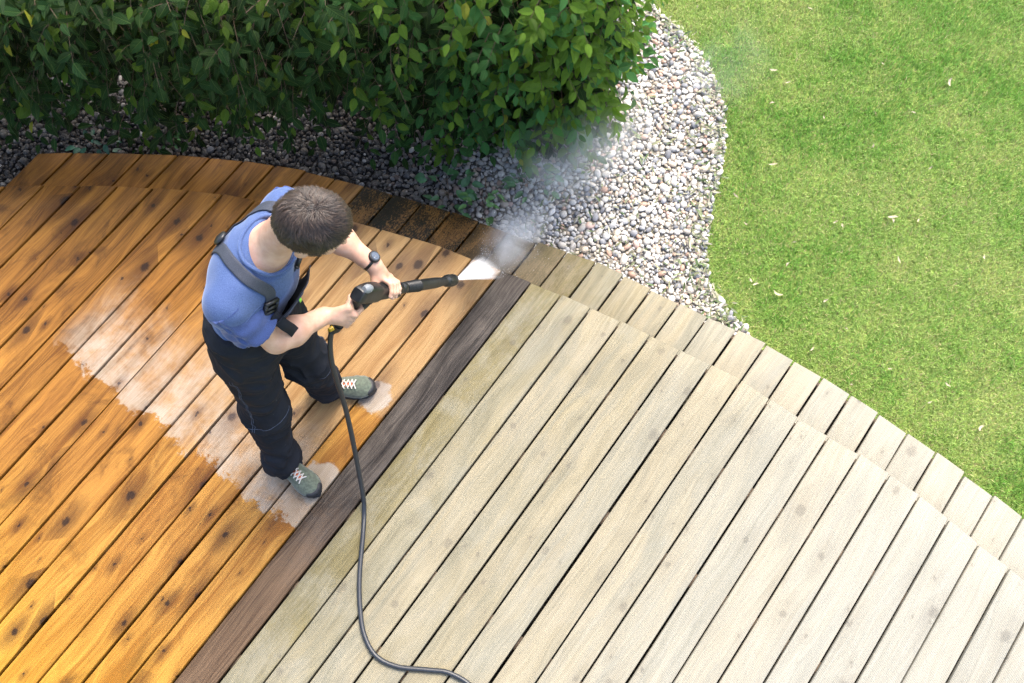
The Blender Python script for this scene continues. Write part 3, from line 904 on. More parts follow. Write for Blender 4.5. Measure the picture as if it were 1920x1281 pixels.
leafy_plant("seedling", (-0.30, 2.36, GROUND + 0.02), 26, 0.13, 0.065, (0.045, 0.13, 0.045), "bushy dark green seedling by the step under the hedge's lowest front corner", 0.17)
leafy_plant("seedling", (-0.12, 2.30, GROUND + 0.02), 16, 0.09, 0.055, (0.085, 0.19, 0.05), "small lighter green seedling on the gravel just short of the white spray", 0.15)
leafy_plant("seedling", (0.14, 2.42, GROUND + 0.02), 22, 0.12, 0.055, (0.07, 0.16, 0.06), "pale misty seedling under the hedge corner within the drifting spray", 0.14)
leafy_plant("seedling", (-1.72, 2.74, GROUND + 0.02), 9, 0.06, 0.045, (0.05, 0.14, 0.04), "tiny dark seedling in the shaded gravel left of the man's head", 0.08)
leafy_plant("seedling", (-2.12, 2.72, GROUND + 0.02), 14, 0.10, 0.05, (0.03, 0.10, 0.06), "leftmost dark seedling in the shaded gravel near the step's end", 0.12)


# ---- trimmings strewn along the gravel edge (uncountable) and pale dry pieces on the lawn
def chip_proto(L, W_, bend):
    t = np.linspace(0, 1, 5); h = W_ * np.sin(np.pi * (0.08 + 0.9 * t)) ** 0.7
    V = []
    for i in range(5):
        for s in (-1, 0, 1): V.append((s * h[i], (t[i] - 0.5) * L, bend * (t[i] - 0.5) ** 2 * L + (0.25 * h[i] if s else 0)))
    F = [(i * 3 + j, i * 3 + j + 1, (i + 1) * 3 + j + 1, (i + 1) * 3 + j) for i in range(4) for j in range(2)]
    return np.array(V), np.array(F)


r = np.random.default_rng(31)
Vs, Fs, Cs, off = [], [], [], 0
for _ in range(1100):
    k = r.integers(0, len(LAWN_EDGE) - 2); f_ = r.random()
    e = LAWN_EDGE[k] * (1 - f_) + LAWN_EDGE[k + 1] * f_
    if r.random() < 0.6: e = e + np.array([-abs(r.normal(0.0, 0.07)), r.normal(0, 0.04)])
    else:
        e = np.array([r.uniform(-0.1, 1.05), r.uniform(1.6, 3.0)])
        if not in_poly(e[:1], e[1:], GRAVEL)[0] or to_v(*e) < outer_v(to_u(*e)) + 0.02: continue
    PV, PF = chip_proto(r.uniform(0.018, 0.05), r.uniform(0.002, 0.006), r.uniform(-0.4, 0.8))
    Mr = rot_from_euler(r.normal(0, 0.25, 1), r.normal(0, 0.25, 1), r.uniform(0, 6.28, 1))[0]
    Vs.append(PV @ Mr.T + np.array([e[0], e[1], GROUND + r.uniform(0.034, 0.048)])); Fs.append(PF + off); off += len(PV)
    c_ = np.array([(0.20, 0.27, 0.10), (0.34, 0.36, 0.18), (0.50, 0.48, 0.34), (0.12, 0.22, 0.06)][r.integers(0, 4)]) * r.uniform(0.35, 0.75)
    Cs.append(np.tile(c_, (len(PV), 1)))
me = mesh_np("hedge_trimmings", np.concatenate(Vs), np.concatenate(Fs), True, np.concatenate(Cs))
tag(link_mesh("hedge_trimmings", me, MAT_HERB), "narrow green and straw-coloured leaf trimmings strewn over the pebbles", "trimmings", kind="stuff")
MAT_DRY = simple_mat("dry_leaf", (0.27, 0.235, 0.155), 0.7, 90, 0.3)
DRY = [(1.41, 2.86), (1.51, 2.98), (1.44, 3.06), (1.67, 2.76), (2.14, 2.77), (2.36, 2.95), (2.03, 3.08), (1.42, 2.05), (1.37, 2.49), (1.64, 2.15), (1.67, 2.13), (1.93, 2.17), (1.93, 2.15), (2.05, 2.14), (1.16, 2.32), (1.19, 2.16), (1.18, 1.85), (1.2, 1.83), (1.37, 1.93), (1.43, 1.48), (1.94, 1.2), (1.78, 1.37), (1.61, 1.58), (1.3, 1.77), (1.9, 2.58), (2.17, 2.44), (2.04, 1.28), (1.53, 1.73), (1.59, 1.3), (2.15, 1.07), (1.08, 3.49), (1.69, 3.45), (1.92, 1.93), (2.34, 1.93)]
dry_me = []
for k in range(6):
    PV, PF = chip_proto(r.uniform(0.030, 0.066), r.uniform(0.004, 0.008), r.uniform(-0.3, 1.4))
    PV = PV + np.c_[0.5 * (PV[:, 1] ** 2) / 0.03 * r.uniform(-1, 1), np.zeros((len(PV), 2))] + r.normal(0, 0.0012, PV.shape)
    m_ = mesh_np("dry_leaf", PV, PF); m_.materials.append(MAT_DRY); dry_me.append(m_)
for k, (x, y) in enumerate(DRY):
    o = bpy.data.objects.new("dry_leaf", dry_me[k % 6]); C.objects.link(o)
    o.location = (x, y, GROUND + 0.034 + 0.006 * r.random()); o.rotation_euler = (r.normal(0, 0.2), r.normal(0, 0.2), r.uniform(0, 6.28))
    o.scale = (r.uniform(0.5, 1.0),) * 3
    rank = sorted(range(len(DRY)), key=lambda q: -DRY[q][1]).index(k) + 1
    suf = "th" if 10 <= rank % 100 <= 20 else {1: "st", 2: "nd", 3: "rd"}.get(rank % 10, "th")
    tag(o, "small pale dried leaf piece on the lawn, %d%s counting down from the photo's top" % (rank, suf), "leaf", "pale dry leaf pieces scattered on the lawn")

# ================================================================== SIGNED-DISTANCE MODELLER
class Field:
    def __init__(s, lo, hi, h):
        s.lo = np.array(lo, float); s.h = h
        s.n = np.ceil((np.array(hi) - s.lo) / h).astype(int) + 1
        s.d = np.full(s.n, 0.25, np.float32)

    def block(s, lo, hi, pad):
        a = np.clip(np.floor((np.array(lo) - pad - s.lo) / s.h).astype(int), 0, s.n - 1)
        b = np.clip(np.ceil((np.array(hi) + pad - s.lo) / s.h).astype(int) + 1, 1, s.n)
        ax = [(s.lo[i] + s.h * np.arange(a[i], b[i])).astype(np.float32) for i in range(3)]
        return tuple(slice(a[i], b[i]) for i in range(3)), np.stack(np.meshgrid(*ax, indexing='ij'), -1)

    def add(s, prim, k=0.01, mode='u'):
        sl_, P = s.block(prim['lo'], prim['hi'], 0.04 + k)
        if P.size == 0: return
        b = prim['f'](P).astype(np.float32); a = s.d[sl_]
        if mode == 'u':
            h = np.maximum(k - np.abs(a - b), 0) / k
            s.d[sl_] = np.minimum(a, b) - h * h * k * 0.25
        elif mode == 's':
            b = -b; h = np.maximum(k - np.abs(a - b), 0) / k
            s.d[sl_] = np.maximum(a, b) + h * h * k * 0.25

    def cut(s, p, n):            # remove the side n points to
        _, P = s.block(s.lo, s.lo + s.h * s.n, 0)
        n = unit(n).astype(np.float32)
        s.d = np.maximum(s.d, (P - np.array(p, np.float32)) @ n)

    def warp(s, fn, band=0.03):
        m = np.abs(s.d) < band
        idx = np.argwhere(m)
        s.d[m] += fn(s.lo + idx * s.h).astype(np.float32)

    def sample(s, P):
        q = (np.asarray(P, float) - s.lo) / s.h
        i = np.clip(np.floor(q).astype(int), 0, s.n - 2); f = np.clip(q - i, 0, 1)
        o = 0
        for dx in (0, 1):
            for dy in (0, 1):
                for dz in (0, 1):
                    wgt = (f[..., 0] if dx else 1 - f[..., 0]) * (f[..., 1] if dy else 1 - f[..., 1]) * (f[..., 2] if dz else 1 - f[..., 2])
                    o = o + wgt * s.d[i[..., 0] + dx, i[..., 1] + dy, i[..., 2] + dz]
        return o

    def grad(s, P, e=0.006):
        P = np.asarray(P, float); G = np.zeros_like(P)
        for k in range(3):
            d = np.zeros(3); d[k] = e
            G[..., k] = s.sample(P + d) - s.sample(P - d)
        return G / (np.linalg.norm(G, axis=-1, keepdims=True) + 1e-9)

    def project(s, P, off, it=14):
        P = np.array(P, float)
        for _ in range(it): P = P - s.grad(P) * (s.sample(P) - off)[..., None] * 0.8
        return P

    def mesh(s, smooth_it=2):
        d = s.d; n = d.shape
        neg = d < 0
        c8 = [neg[i:n[0] - 1 + i, j:n[1] - 1 + j, k:n[2] - 1 + k] for i in (0, 1) for j in (0, 1) for k in (0, 1)]
        allv = c8[0].copy(); anyv = c8[0].copy()
        for c in c8[1:]: allv &= c; anyv |= c
        cells = np.argwhere(anyv & ~allv)
        idm = np.full((n[0] - 1, n[1] - 1, n[2] - 1), -1, np.int32)
        idm[cells[:, 0], cells[:, 1], cells[:, 2]] = np.arange(len(cells))
        acc = np.zeros((len(cells), 3)); cnt = np.zeros(len(cells))
        cor = [(i, j, k) for i in (0, 1) for j in (0, 1) for k in (0, 1)]
        val = {c: d[cells[:, 0] + c[0], cells[:, 1] + c[1], cells[:, 2] + c[2]] for c in cor}
        for a in cor:
            for ax in range(3):
                if a[ax]: continue
                b = list(a); b[ax] = 1; b = tuple(b)
                va, vb = val[a], val[b]; x = (va < 0) != (vb < 0)
                t = va[x] / (va[x] - vb[x])
                p = np.tile(np.array(a, float), (x.sum(), 1)); p[:, ax] += t
                acc[x] += p; cnt[x] += 1
        V = s.lo + s.h * (cells + acc / cnt[:, None])
        Q = []
        for ax in range(3):
            b, c = [(1, 2), (2, 0), (0, 1)][ax]
            s0 = [slice(None)] * 3; s1 = [slice(None)] * 3
            s0[ax] = slice(0, n[ax] - 1); s1[ax] = slice(1, n[ax])
            e = neg[tuple(s0)] != neg[tuple(s1)]
            pts = np.argwhere(e)
            pts = pts[(pts[:, b] > 0) & (pts[:, c] > 0) & (pts[:, b] < n[b] - 1) & (pts[:, c] < n[c] - 1)]
            def cid(db, dc):
                q = pts.copy(); q[:, b] -= db; q[:, c] -= dc
                return idm[q[:, 0], q[:, 1], q[:, 2]]
            quad = np.stack([cid(1, 1), cid(0, 1), cid(0, 0), cid(1, 0)], 1)
            fl = ~neg[pts[:, 0], pts[:, 1], pts[:, 2]]
            quad[fl] = quad[fl][:, ::-1]
            Q.append(quad)
        Q = np.concatenate(Q); Q = Q[(Q >= 0).all(1)]
        for _ in range(smooth_it):
            A = np.zeros_like(V); Nn = np.zeros(len(V))
            for i in range(4):
                np.add.at(A, Q[:, i], V[Q[:, (i + 1) % 4]]); np.add.at(Nn, Q[:, i], 1)
                np.add.at(A, Q[:, i], V[Q[:, (i + 3) % 4]]); np.add.at(Nn, Q[:, i], 1)
            V = 0.5 * V + 0.5 * A / np.maximum(Nn, 1)[:, None]
        return V, Q


def cap(a, b, ra, rb=None):
    a = np.array(a, np.float32); b = np.array(b, np.float32); rb = ra if rb is None else rb
    ab = b - a; L2 = float(ab @ ab) + 1e-9

    def f(P):
        t = np.clip((P - a) @ ab / L2, 0, 1)
        return np.linalg.norm(P - a - t[..., None] * ab, axis=-1) - (ra + (rb - ra) * t)
    m = max(ra, rb)
    return dict(f=f, lo=np.minimum(a, b) - m, hi=np.maximum(a, b) + m)


def ell(c, rad, X=None, Y=None, Z=None):
    c = np.array(c, np.float32); rad = np.array(rad, np.float32)
    M = np.eye(3, dtype=np.float32) if X is None else np.stack([unit(X), unit(Y), unit(Z)]).astype(np.float32)

    def f(P):
        q = (P - c) @ M.T
        k0 = np.linalg.norm(q / rad, axis=-1); k1 = np.linalg.norm(q / rad ** 2, axis=-1)
        return k0 * (k0 - 1) / (k1 + 1e-6)
    m = float(rad.max())
    return dict(f=f, lo=c - m, hi=c + m)


# ================================================================== PERSON
FW = unit([0.86, -0.51, 0]); LT = unit([0.51, 0.86, 0]); UP = np.array([0, 0, 1.0])
A_ = np.array
FH = unit([0.95, -0.30, 0]); LH = unit([0.30, 0.95, 0])
pelvis = A_([-0.885, 1.205, 0.95]); waist = A_([-0.868, 1.215, 1.08]); chest = A_([-0.805, 1.255, 1.25]); neckb = A_([-0.735, 1.290, 1.415])
shR = A_([-0.858, 1.128, 1.338]); shL = A_([-0.690, 1.425, 1.368])
elR = A_([-0.765, 1.092, 1.125]); wrR = A_([-0.632, 1.213, 1.020])
elL = A_([-0.628, 1.505, 1.105]); wrL = A_([-0.470, 1.404, 0.998])
hipR = A_([-0.925, 1.125, 0.92]); hipL = A_([-0.845, 1.290, 0.92])
knR = A_([-0.958, 1.055, 0.50]); knL = A_([-0.800, 1.232, 0.50])
anR = A_([-0.985, 0.945, 0.085]); anL = A_([-0.812, 1.268, 0.085])
headc = A_([-0.556, 1.267, 1.595])
HF = unit([0.90, -0.10, -0.62]); HS = unit(np.cross([0, 0, 1.0], HF)); HU = unit(np.cross(HF, HS))   # face, left, crown

# washer gun axis
GA = A_([-0.4408, 1.336, 0.93]); GD = unit([0.351, 0.4206, -0.8363])
def gun(s): return GA + GD * s
g_right = unit(np.cross(GD, UP))            # right side of the gun
g_top = unit(np.cross(g_right, GD))
grip0 = A_([-0.508, 1.258, 1.062]); grip1 = A_([-0.606, 1.214, 0.925]); gdir = unit(grip1 - grip0)

B = Field((-1.12, 0.84, 0.03), (-0.36, 1.62, 1.74), 0.004)
# trunk and legs beneath the clothes
for p, k in ((ell(pelvis, (0.115, 0.155, 0.12), FH, LH, UP), .05), (ell(waist, (0.085, 0.13, 0.14), FH, LH, UP), .05), (ell(chest, (0.10, 0.155, 0.16), FW, LT, UP), .05),
             (cap(shR, shL, 0.045), .05), (cap(hipR, knR, 0.078, 0.055), .04), (cap(knR, anR, 0.052, 0.036), .03), (cap(hipL, knL, 0.078, 0.055), .04), (cap(knL, anL, 0.052, 0.036), .03),
             (cap(anR, anR + unit([.72, -.69, 0]) * 0.12 - UP * .04, 0.033, 0.026), .03), (cap(anL, anL + unit([1, -.02, 0]) * 0.12 - UP * .04, 0.033, 0.026), .03)):
    B.add(p, k)
# neck and head
nk = headc - HF * 0.045 - HU * 0.055
for p, k in ((cap(neckb - UP * 0.02, nk, 0.060, 0.056), .05), (cap(neckb - UP * .01, shR * .5 + neckb * .5 - UP * .005, 0.050, 0.040), .05), (cap(neckb - UP * .01, shL * .5 + neckb * .5 - UP * .005, 0.050, 0.040), .05)):
    B.add(p, k)
B.add(ell(headc, (0.097, 0.077, 0.098), HF, HS, HU), .02)
B.add(ell(headc + HF * 0.040 - HU * 0.062, (0.058, 0.056, 0.072), HF, HS, HU), .03)      # jaw
B.add(ell(headc + HF * 0.075 - HU * 0.108, (0.024, 0.028, 0.018), HF, HS, HU), .02)      # chin
B.add(cap(headc + HF * 0.094 - HU * 0.012, headc + HF * 0.116 - HU * 0.046, 0.008, 0.012), .012)   # nose
for sgn in (-1, 1):
    B.add(cap(headc + HF * 0.086 + HU * 0.006 + HS * sgn * 0.012, headc + HF * 0.080 + HU * 0.006 + HS * sgn * 0.045, 0.010, 0.008), .012)  # brow
    B.add(ell(headc + HF * 0.084 - HU * 0.014 + HS * sgn * 0.032, (0.006, 0.014, 0.009), HF, HS, HU), .01, 's')   # eye hollow
    B.add(ell(headc + HF * 0.068 - HU * 0.040 + HS * sgn * 0.038, (0.022, 0.020, 0.018), HF, HS, HU), .02)   # cheek
    ec = headc - HF * 0.004 - HU * 0.040 + HS * sgn * 0.084
    B.add(ell(ec, (0.019, 0.007, 0.032), HF * .93 + HS * sgn * -.3, HS, HU), .006)        # ear
    B.add(ell(ec + HS * sgn * 0.008 + HF * .003, (0.009, 0.006, 0.017), HF, HS, HU), .006, 's')
B.add(cap(headc + HF * 0.093 - HU * 0.073 - HS * 0.018, headc + HF * 0.093 - HU * 0.073 + HS * 0.018, 0.0062), .006)    # lips
B.add(cap(headc + HF * 0.091 - HU * 0.083 - HS * 0.016, headc + HF * 0.091 - HU * 0.083 + HS * 0.016, 0.0066), .006)
# arms
for sh, el, wr in ((shR, elR, wrR), (shL, elL, wrL)):
    fd = unit(wr - el); low = el + fd * 0.07
    B.add(cap(sh, sh * .45 + el * .55, 0.050, 0.048), .03); B.add(cap(sh * .55 + el * .45, el, 0.047, 0.040), .03)
    B.add(cap(el, low, 0.041, 0.047), .03); B.add(cap(low, wr - fd * .03, 0.046, 0.030), .03); B.add(cap(wr - fd * .04, wr, 0.028, 0.027), .02)


def hand(wr, c0, axis, e1, e2, r, s_list, mcp, thumb, flat_r=0.0145):
    """closed hand on a bar: fingers side by side along axis, running from e1 round towards e2"""
    axis = unit(axis); e1 = unit(e1 - axis * (e1 @ axis)); e2 = unit(e2 - axis * (e2 @ axis) - e1 * (e2 @ e1))
    ln = (0.96, 1.04, 1.0, 0.84); rad = (0.0092, 0.0095, 0.0090, 0.0078)
    ks = []
    for i, s_ in enumerate(s_list):
        c = c0 + axis * s_
        pts = []
        for ang, rr in zip(mcp, (r + .020, r + .0145, r + .0105, r + .0095)):
            an = mcp[0] + (ang - mcp[0]) * ln[i]
            pts.append(c + (e1 * math.cos(R(an)) + e2 * math.sin(R(an))) * rr)
        ks.append(pts[0])
        q = rad[i]
        B.add(cap(pts[0], pts[1], q * 1.12, q * 1.03), .004); B.add(cap(pts[1], pts[2], q * 1.02, q * .94), .0035); B.add(cap(pts[2], pts[3], q * .94, q * .82), .0035)
        nails.append((pts[3], pts[2], c, q))
    for i, kx in enumerate(ks):
        B.add(cap(wr + (kx - wr) * 0.12, kx, 0.0160, 0.0108), .009); B.add(cap(kx, kx + (kx - c0) * 0.04, 0.0122), .004)
    mid = sum(ks) / 4
    B.add(cap(wr, wr + (mid - wr) * 0.6, 0.024, 0.020), .02)
    t = thumb
    B.add(cap(wr + (t[0] - wr) * 0.3, t[0], 0.017, 0.0155), .016); B.add(cap(t[0], t[1], 0.0135, 0.0110), .006); B.add(cap(t[1], t[2], 0.0112, 0.0088), .005)
    nails.append((t[2], t[1], c0, 0.010))


nails = []
# right hand on the pistol grip, knuckles on its right side
rf = unit(GD * 0.9 + UP * 0.25); rf = unit(rf - gdir * (rf @ gdir))
rr_ = unit(np.cross(gdir, rf)); rr_ = rr_ if rr_ @ g_right > 0 else -rr_
cR = grip0 + gdir * 0.062
hand(wrR, cR, gdir, rr_ - rf * 0.25, rf, 0.0165, (-0.012, 0.010, 0.031, 0.050), (-18, 52, 118, 165),
     (cR - gdir * 0.022 - rf * 0.030 + rr_ * 0.004, cR - gdir * 0.036 - rf * 0.004 - rr_ * 0.022, cR - gdir * 0.036 + rf * 0.024 - rr_ * 0.025))
# left hand over the fore-end, fingers down its right side
cL = gun(0.012)
e1L = unit(g_top * 0.55 - g_right * 0.45 + UP * 0.35)
hand(wrL, cL, GD, e1L, g_right, 0.0255, (-0.030, -0.009, 0.012, 0.031), (-6, 52, 98, 128),
     (cL - GD * 0.048 - g_right * 0.030 + g_top * 0.010, cL - GD * 0.050 - g_right * 0.028 - g_top * 0.022, cL - GD * 0.040 - g_right * 0.012 - g_top * 0.036))
V, Q = B.mesh(1)
g = NG("skin")
pos = g.n("NewGeometry").outputs['Position']
n1 = g.noise(pos, 28.0, 4); n2 = g.noise(pos, 420.0, 3)
col = g.mix(g.ramp(n1, 0.3, 0.7), (0.45, 0.255, 0.172), (0.54, 0.335, 0.240))
col = g.mix(g.mul(g.ramp(n2, 0.45, 0.75), 0.18), col, (0.34, 0.145, 0.10))
b = g.bsdf(col, 0.5, g.bump(n2, 0.0006, 0.5))
b.inputs['Subsurface Weight'].default_value = 0.12
b.inputs['Subsurface Radius'].default_value = (0.010, 0.004, 0.002)
b.inputs['Subsurface Scale'].default_value = 0.5
MAT_SKIN = g.m
person = link_mesh("person", mesh_np("person", V, Q), MAT_SKIN)
tag(person, "man in blue t-shirt and dark dungarees leaning forward, spraying the deck", "person")
# finger nails
mb = MB()
NV, NF = ico(2)
for tip, prev, c, q in nails:
    d = unit(tip - prev); o_ = unit((tip - c) - d * ((tip - c) @ d)); s_ = np.cross(d, o_)
    mb.add((NV[:, :1] * d * 0.0055 + NV[:, 1:2] * s_ * 0.0046 + NV[:, 2:3] * o_ * 0.0016) + tip + o_ * q * 0.72 - d * 0.001, NF)
link_mesh("fingernails", mb.mesh("fingernails"), simple_mat("nail", (0.42, 0.28, 0.23), 0.3), person)
mb = MB()
for sgn in (-1, 1):
    mb.add(NV * 0.0115 + headc + HF * 0.0775 - HU * 0.014 + HS * sgn * 0.032, NF)
link_mesh("eyes", mb.mesh("eyes"), simple_mat("eye_white", (0.75, 0.72, 0.70), 0.15), person)

# ---- t-shirt
T = Field((-1.12, 0.98, 0.90), (-0.44, 1.60, 1.52), 0.0045)
for p, k in ((ell(waist - FH * .004, (0.108, 0.155, 0.17), FH, LH, UP), .06), (ell(chest - FW * .006, (0.120, 0.166, 0.175), unit(FW - UP * .25), LT, unit(UP + FW * .25)), .07),
             (ell((chest + neckb) / 2 - FW * .045, (0.085, 0.15, 0.10), FW, LT, UP), .06),
             (cap(shR, shL, 0.060), .06), (cap(neckb - UP * .022, shR + UP * .006, 0.066, 0.058), .05), (cap(neckb - UP * .022, shL + UP * .006, 0.066, 0.058), .05),
             (ell(pelvis + UP * .04, (0.118, 0.160, 0.11), FH, LH, UP), .05)):
    T.add(p, k)
def shirt_fold(P):
    w1 = vnoise(P * np.array([9, 9, 7]) + 2)
    f = np.sin(P[:, 2] * 95 + P[:, 0] * 45 + w1 * 7) * 0.0022
    low = np.clip((1.28 - P[:, 2]) / 0.2, 0, 1)
    q = P * np.array([7, 7, 9.0]) + w1[:, None] * 1.6; q[:, 2] += P[:, 0] * 8
    rg = 1 - np.abs(vnoise(q + 21) * 2 - 1)
    return f * low + (0.4 - rg ** 2.4) * 0.011 * (0.35 + 0.65 * low) + (vnoise(P * 16 + 7) - 0.5) * 0.008


T.warp(shirt_fold)
SL = Field((-1.12, 0.96, 1.02), (-0.44, 1.66, 1.50), 0.0042)
for sh, el in ((shR, elR), (shL, elL)):
    # sleeve: a short flared tube, open round the arm
    ax = unit(el - sh); hem = sh + ax * 0.122
    fold_ph = 1.0 if sh is shR else 3.0
    def slv(P, sh=sh, ax=ax, fold_ph=fold_ph, g0=0.0, t0=-0.032):
        t = (P - sh) @ ax; rel = P - sh - t[..., None] * ax; rad = np.linalg.norm(rel, axis=-1)
        an = np.arctan2(rel[..., 2], rel[..., 0])
        ro = g0 + 0.0755 + 0.011 * np.clip(t / 0.12, 0, 1.2) + 0.0030 * np.sin(an * 5 + fold_ph + t * 25) + 0.0028 * np.sin(t * 105 + an * 2) * np.clip(t / 0.05, 0, 1)
        d = np.maximum(rad - ro, np.maximum(t - 0.122 - 0.004 * np.sin(an * 3), t0 - t))
        return np.where(t > 0.07, np.maximum(d, ro - 0.012 - rad), d)
    SL.add(dict(f=slv, lo=np.minimum(sh, hem) - 0.10, hi=np.maximum(sh, hem) + 0.10), .002)
    T.add(cap(sh, sh + ax * 0.05, 0.066, 0.060), .03)
Tfull = np.minimum(T.d, 9)
# neckline: hollow round the neck
nka = unit(nk - neckb)
sl_, P = T.block(neckb - 0.14, neckb + 0.16, 0)
t = (P - (neckb + nka * 0.012 - FW * 0.0).astype(np.float32)) @ unit(nka + FW * 0.35).astype(np.float32)
T.d[sl_] = np.where(np.linalg.norm(P - neckb, axis=-1) < 0.135, np.maximum(T.d[sl_], t), T.d[sl_])
V, Q = T.mesh(2)
g = NG("blue_jersey")
pos = g.n("NewGeometry").outputs['Position']
n1 = g.noise(g.vmul(pos, (420.0, 420.0, 90.0)), 1.0, 3, 0.7); n2 = g.noise(pos, 11.0, 4)
col = g.mix(g.ramp(n1, 0.3, 0.7), (0.025, 0.050, 0.142), (0.064, 0.106, 0.236))
col = g.mix(g.mul(g.ramp(n2, 0.45, 0.7), 0.25), col, (0.040, 0.070, 0.19))
b = g.bsdf(col, 0.85, g.bump(n1, 0.0006, 0.6))
b.inputs['Sheen Weight'].default_value = 0.35; b.inputs['Sheen Roughness'].default_value = 0.4; b.inputs['Sheen Tint'].default_value = (0.7, 0.8, 1.0, 1)
MAT_SHIRT = g.m
shirt = link_mesh("t_shirt", mesh_np("t_shirt", V, Q), MAT_SHIRT, person)
g = NG("shaded_jersey")  # sleeve turns from the light; its shade is painted as deeper blue
pos = g.n("NewGeometry").outputs['Position']
n1 = g.noise(g.vmul(pos, (420.0, 420.0, 90.0)), 1.0, 3, 0.7)
b = g.bsdf(g.mix(g.ramp(n1, 0.3, 0.7), (0.013, 0.030, 0.115), (0.033, 0.064, 0.195)), 0.85, g.bump(n1, 0.0006, 0.6))
b.inputs['Sheen Weight'].default_value = 0.2
V, Q = SL.mesh(1)
sx_m = V[Q].mean(1) @ LT > (chest @ LT)
for side_ in (True, False):
    q = Q[sx_m == side_]
    us_ = np.unique(q); rm = np.zeros(len(V), int); rm[us_] = np.arange(len(us_))
    tag(link_mesh("sleeve", mesh_np("sleeve", V[us_], rm[q]), g.m, shirt), "short sleeve, shade painted in as deeper blue")
# ribbed collar and sleeve seams sit on the cloth
body_T = Field(T.lo, T.lo + T.h * (T.n - 1), T.h); body_T.d = Tfull
cen = neckb + nka * 0.008
X_ = unit(np.cross(nka, LT)); Y_ = LT
ring = []
for a in np.linspace(0, 2 * np.pi, 49):
    p = cen + X_ * math.cos(a) * 0.074 + Y_ * math.sin(a) * 0.080
    ring.append(p)
ring = body_T.project(np.array(ring), 0.0015)
mb = MB(); mb.tube(ring, 0.0062, 8, False); link_mesh("collar", mb.mesh("collar"), MAT_SHIRT, shirt)
for sh, el in ((shR, elR), (shL, elL)):
    hem = sh * 0.36 + el * 0.64; ax = unit(el - sh); s1 = unit(np.cross(ax, UP)); s2 = np.cross(ax, s1)
    P_ = np.array([sh + ax * 0.028 + (s1 * math.cos(a) + s2 * math.sin(a)) * 0.075 for a in np.linspace(0, 2 * np.pi, 40)])
    P_ = body_T.project(P_, 0.0004)
    keep = P_[:, 2] > sh[2] - 0.05
    st = int(np.argmax(~keep)) if (~keep).any() else 0
    P_ = np.roll(P_[:-1], -st, 0); keep = P_[:, 2] > sh[2] - 0.05; P_ = P_[keep]
    mb = MB(); mb.tube(P_, 0.0013, 5); link_mesh("sleeve_seam", mb.mesh("sleeve_seam"), MAT_SHIRT, shirt)

# ---- dungarees: trousers, bib, straps
D = Field((-1.16, 0.82, 0.03), (-0.62, 1.50, 1.24), 0.0048)
for p, k in ((ell(pelvis + UP * .0, (0.134, 0.174, 0.13), FH, LH, UP), .06), (ell(pelvis + UP * .10 + FH * .004, (0.131, 0.176, 0.12), FH, LH, UP), .05), (ell(pelvis * .25 + waist * .75 + UP * .045 - FH * .002, (0.1265, 0.172, 0.13), FH, LH, UP), .04),
             (ell(pelvis - FH * .055 - UP * .04, (0.09, 0.15, 0.10), FH, LH, UP), .05)):
    D.add(p, k)
for hp, kn, an in ((hipR, knR, anR), (hipL, knL, anL)):
    D.add(cap(hp, kn, 0.104, 0.080), .05); D.add(cap(kn, an + UP * .03, 0.080, 0.066), .04); D.add(cap(an + UP * .08, an - UP * .045, 0.066, 0.074), .03)
    D.add(ell(kn - UP * .02, (0.088, 0.084, 0.10), FW, LT, UP), .03)


def trouser_fold(P):
    w1 = vnoise(P * np.array([7, 7, 5]) + 11); w2 = vnoise(P * np.array([13, 13, 10]) + 5)
    q = P.copy(); q[:, 2] = P[:, 2] * 2.2 + P[:, 0] * 1.1 - P[:, 1] * 0.6
    r1 = 1 - np.abs(vnoise(q * np.array([6, 6, 8.0]) + w1[:, None] * 2.2) * 2 - 1)       # ridged: sparse slanting creases
    r2 = 1 - np.abs(vnoise(q * np.array([10, 10, 15.0]) + 40 + w2[:, None] * 2) * 2 - 1)
    amp = 0.010 + 0.010 * np.exp(-((P[:, 2] - 0.50) / 0.12) ** 2) + 0.014 * np.exp(-((P[:, 2] - 0.13) / 0.09) ** 2) + 0.006 * np.exp(-((P[:, 2] - 0.84) / 0.08) ** 2)
    return (0.5 - r1 ** 2.2) * amp + (0.4 - r2 ** 2.5) * amp * 0.45 + (vnoise(P * 9 + 30) - 0.5) * 0.014


D.warp(trouser_fold)
D.cut(pelvis + UP * 0.205, UP + FH * 0.12)
for an in (anR, anL):
    sl_, P = D.block(an - 0.12, an + 0.12, 0)
    D.d[sl_] = np.maximum(D.d[sl_], 0.048 + 0.006 * np.sin(P[..., 0] * 40 + P[..., 1] * 23) - P[..., 2])
V, Q = D.mesh(2)
g = NG("navy_workwear")
pos = g.n("NewGeometry").outputs['Position']
n1 = g.noise(g.vmul(pos, (500.0, 500.0, 500.0)), 1.0, 3); n2 = g.noise(pos, 7.0, 5)
n3 = g.noise(pos, 75.0, 2)
col = g.mix(g.ramp(n2, 0.3, 0.7), (0.0068, 0.0076, 0.0105), (0.012, 0.014, 0.020))
col = g.mix(g.mul(g.ramp(n1, 0.4, 0.7), 0.35), col, (0.018, 0.022, 0.032))
col = g.mix(g.mul(g.ramp(n3, 0.77, 0.80), 0.8), col, (0.16, 0.17, 0.19))
b = g.bsdf(col, 0.8, g.bump(n1, 0.0005, 0.5))
b.inputs['Specular IOR Level'].default_value = 0.15
MAT_NAVY = g.m
g = NG("strap_webbing")
pos = g.n("NewGeometry").outputs['Position']
n1 = g.noise(pos, 600.0, 3)
g.bsdf(g.mix(g.ramp(n1, 0.35, 0.7), (0.014, 0.018, 0.028), (0.042, 0.050, 0.072)), 0.75, g.bump(n1, 0.0006))
MAT_STRAP = g.m
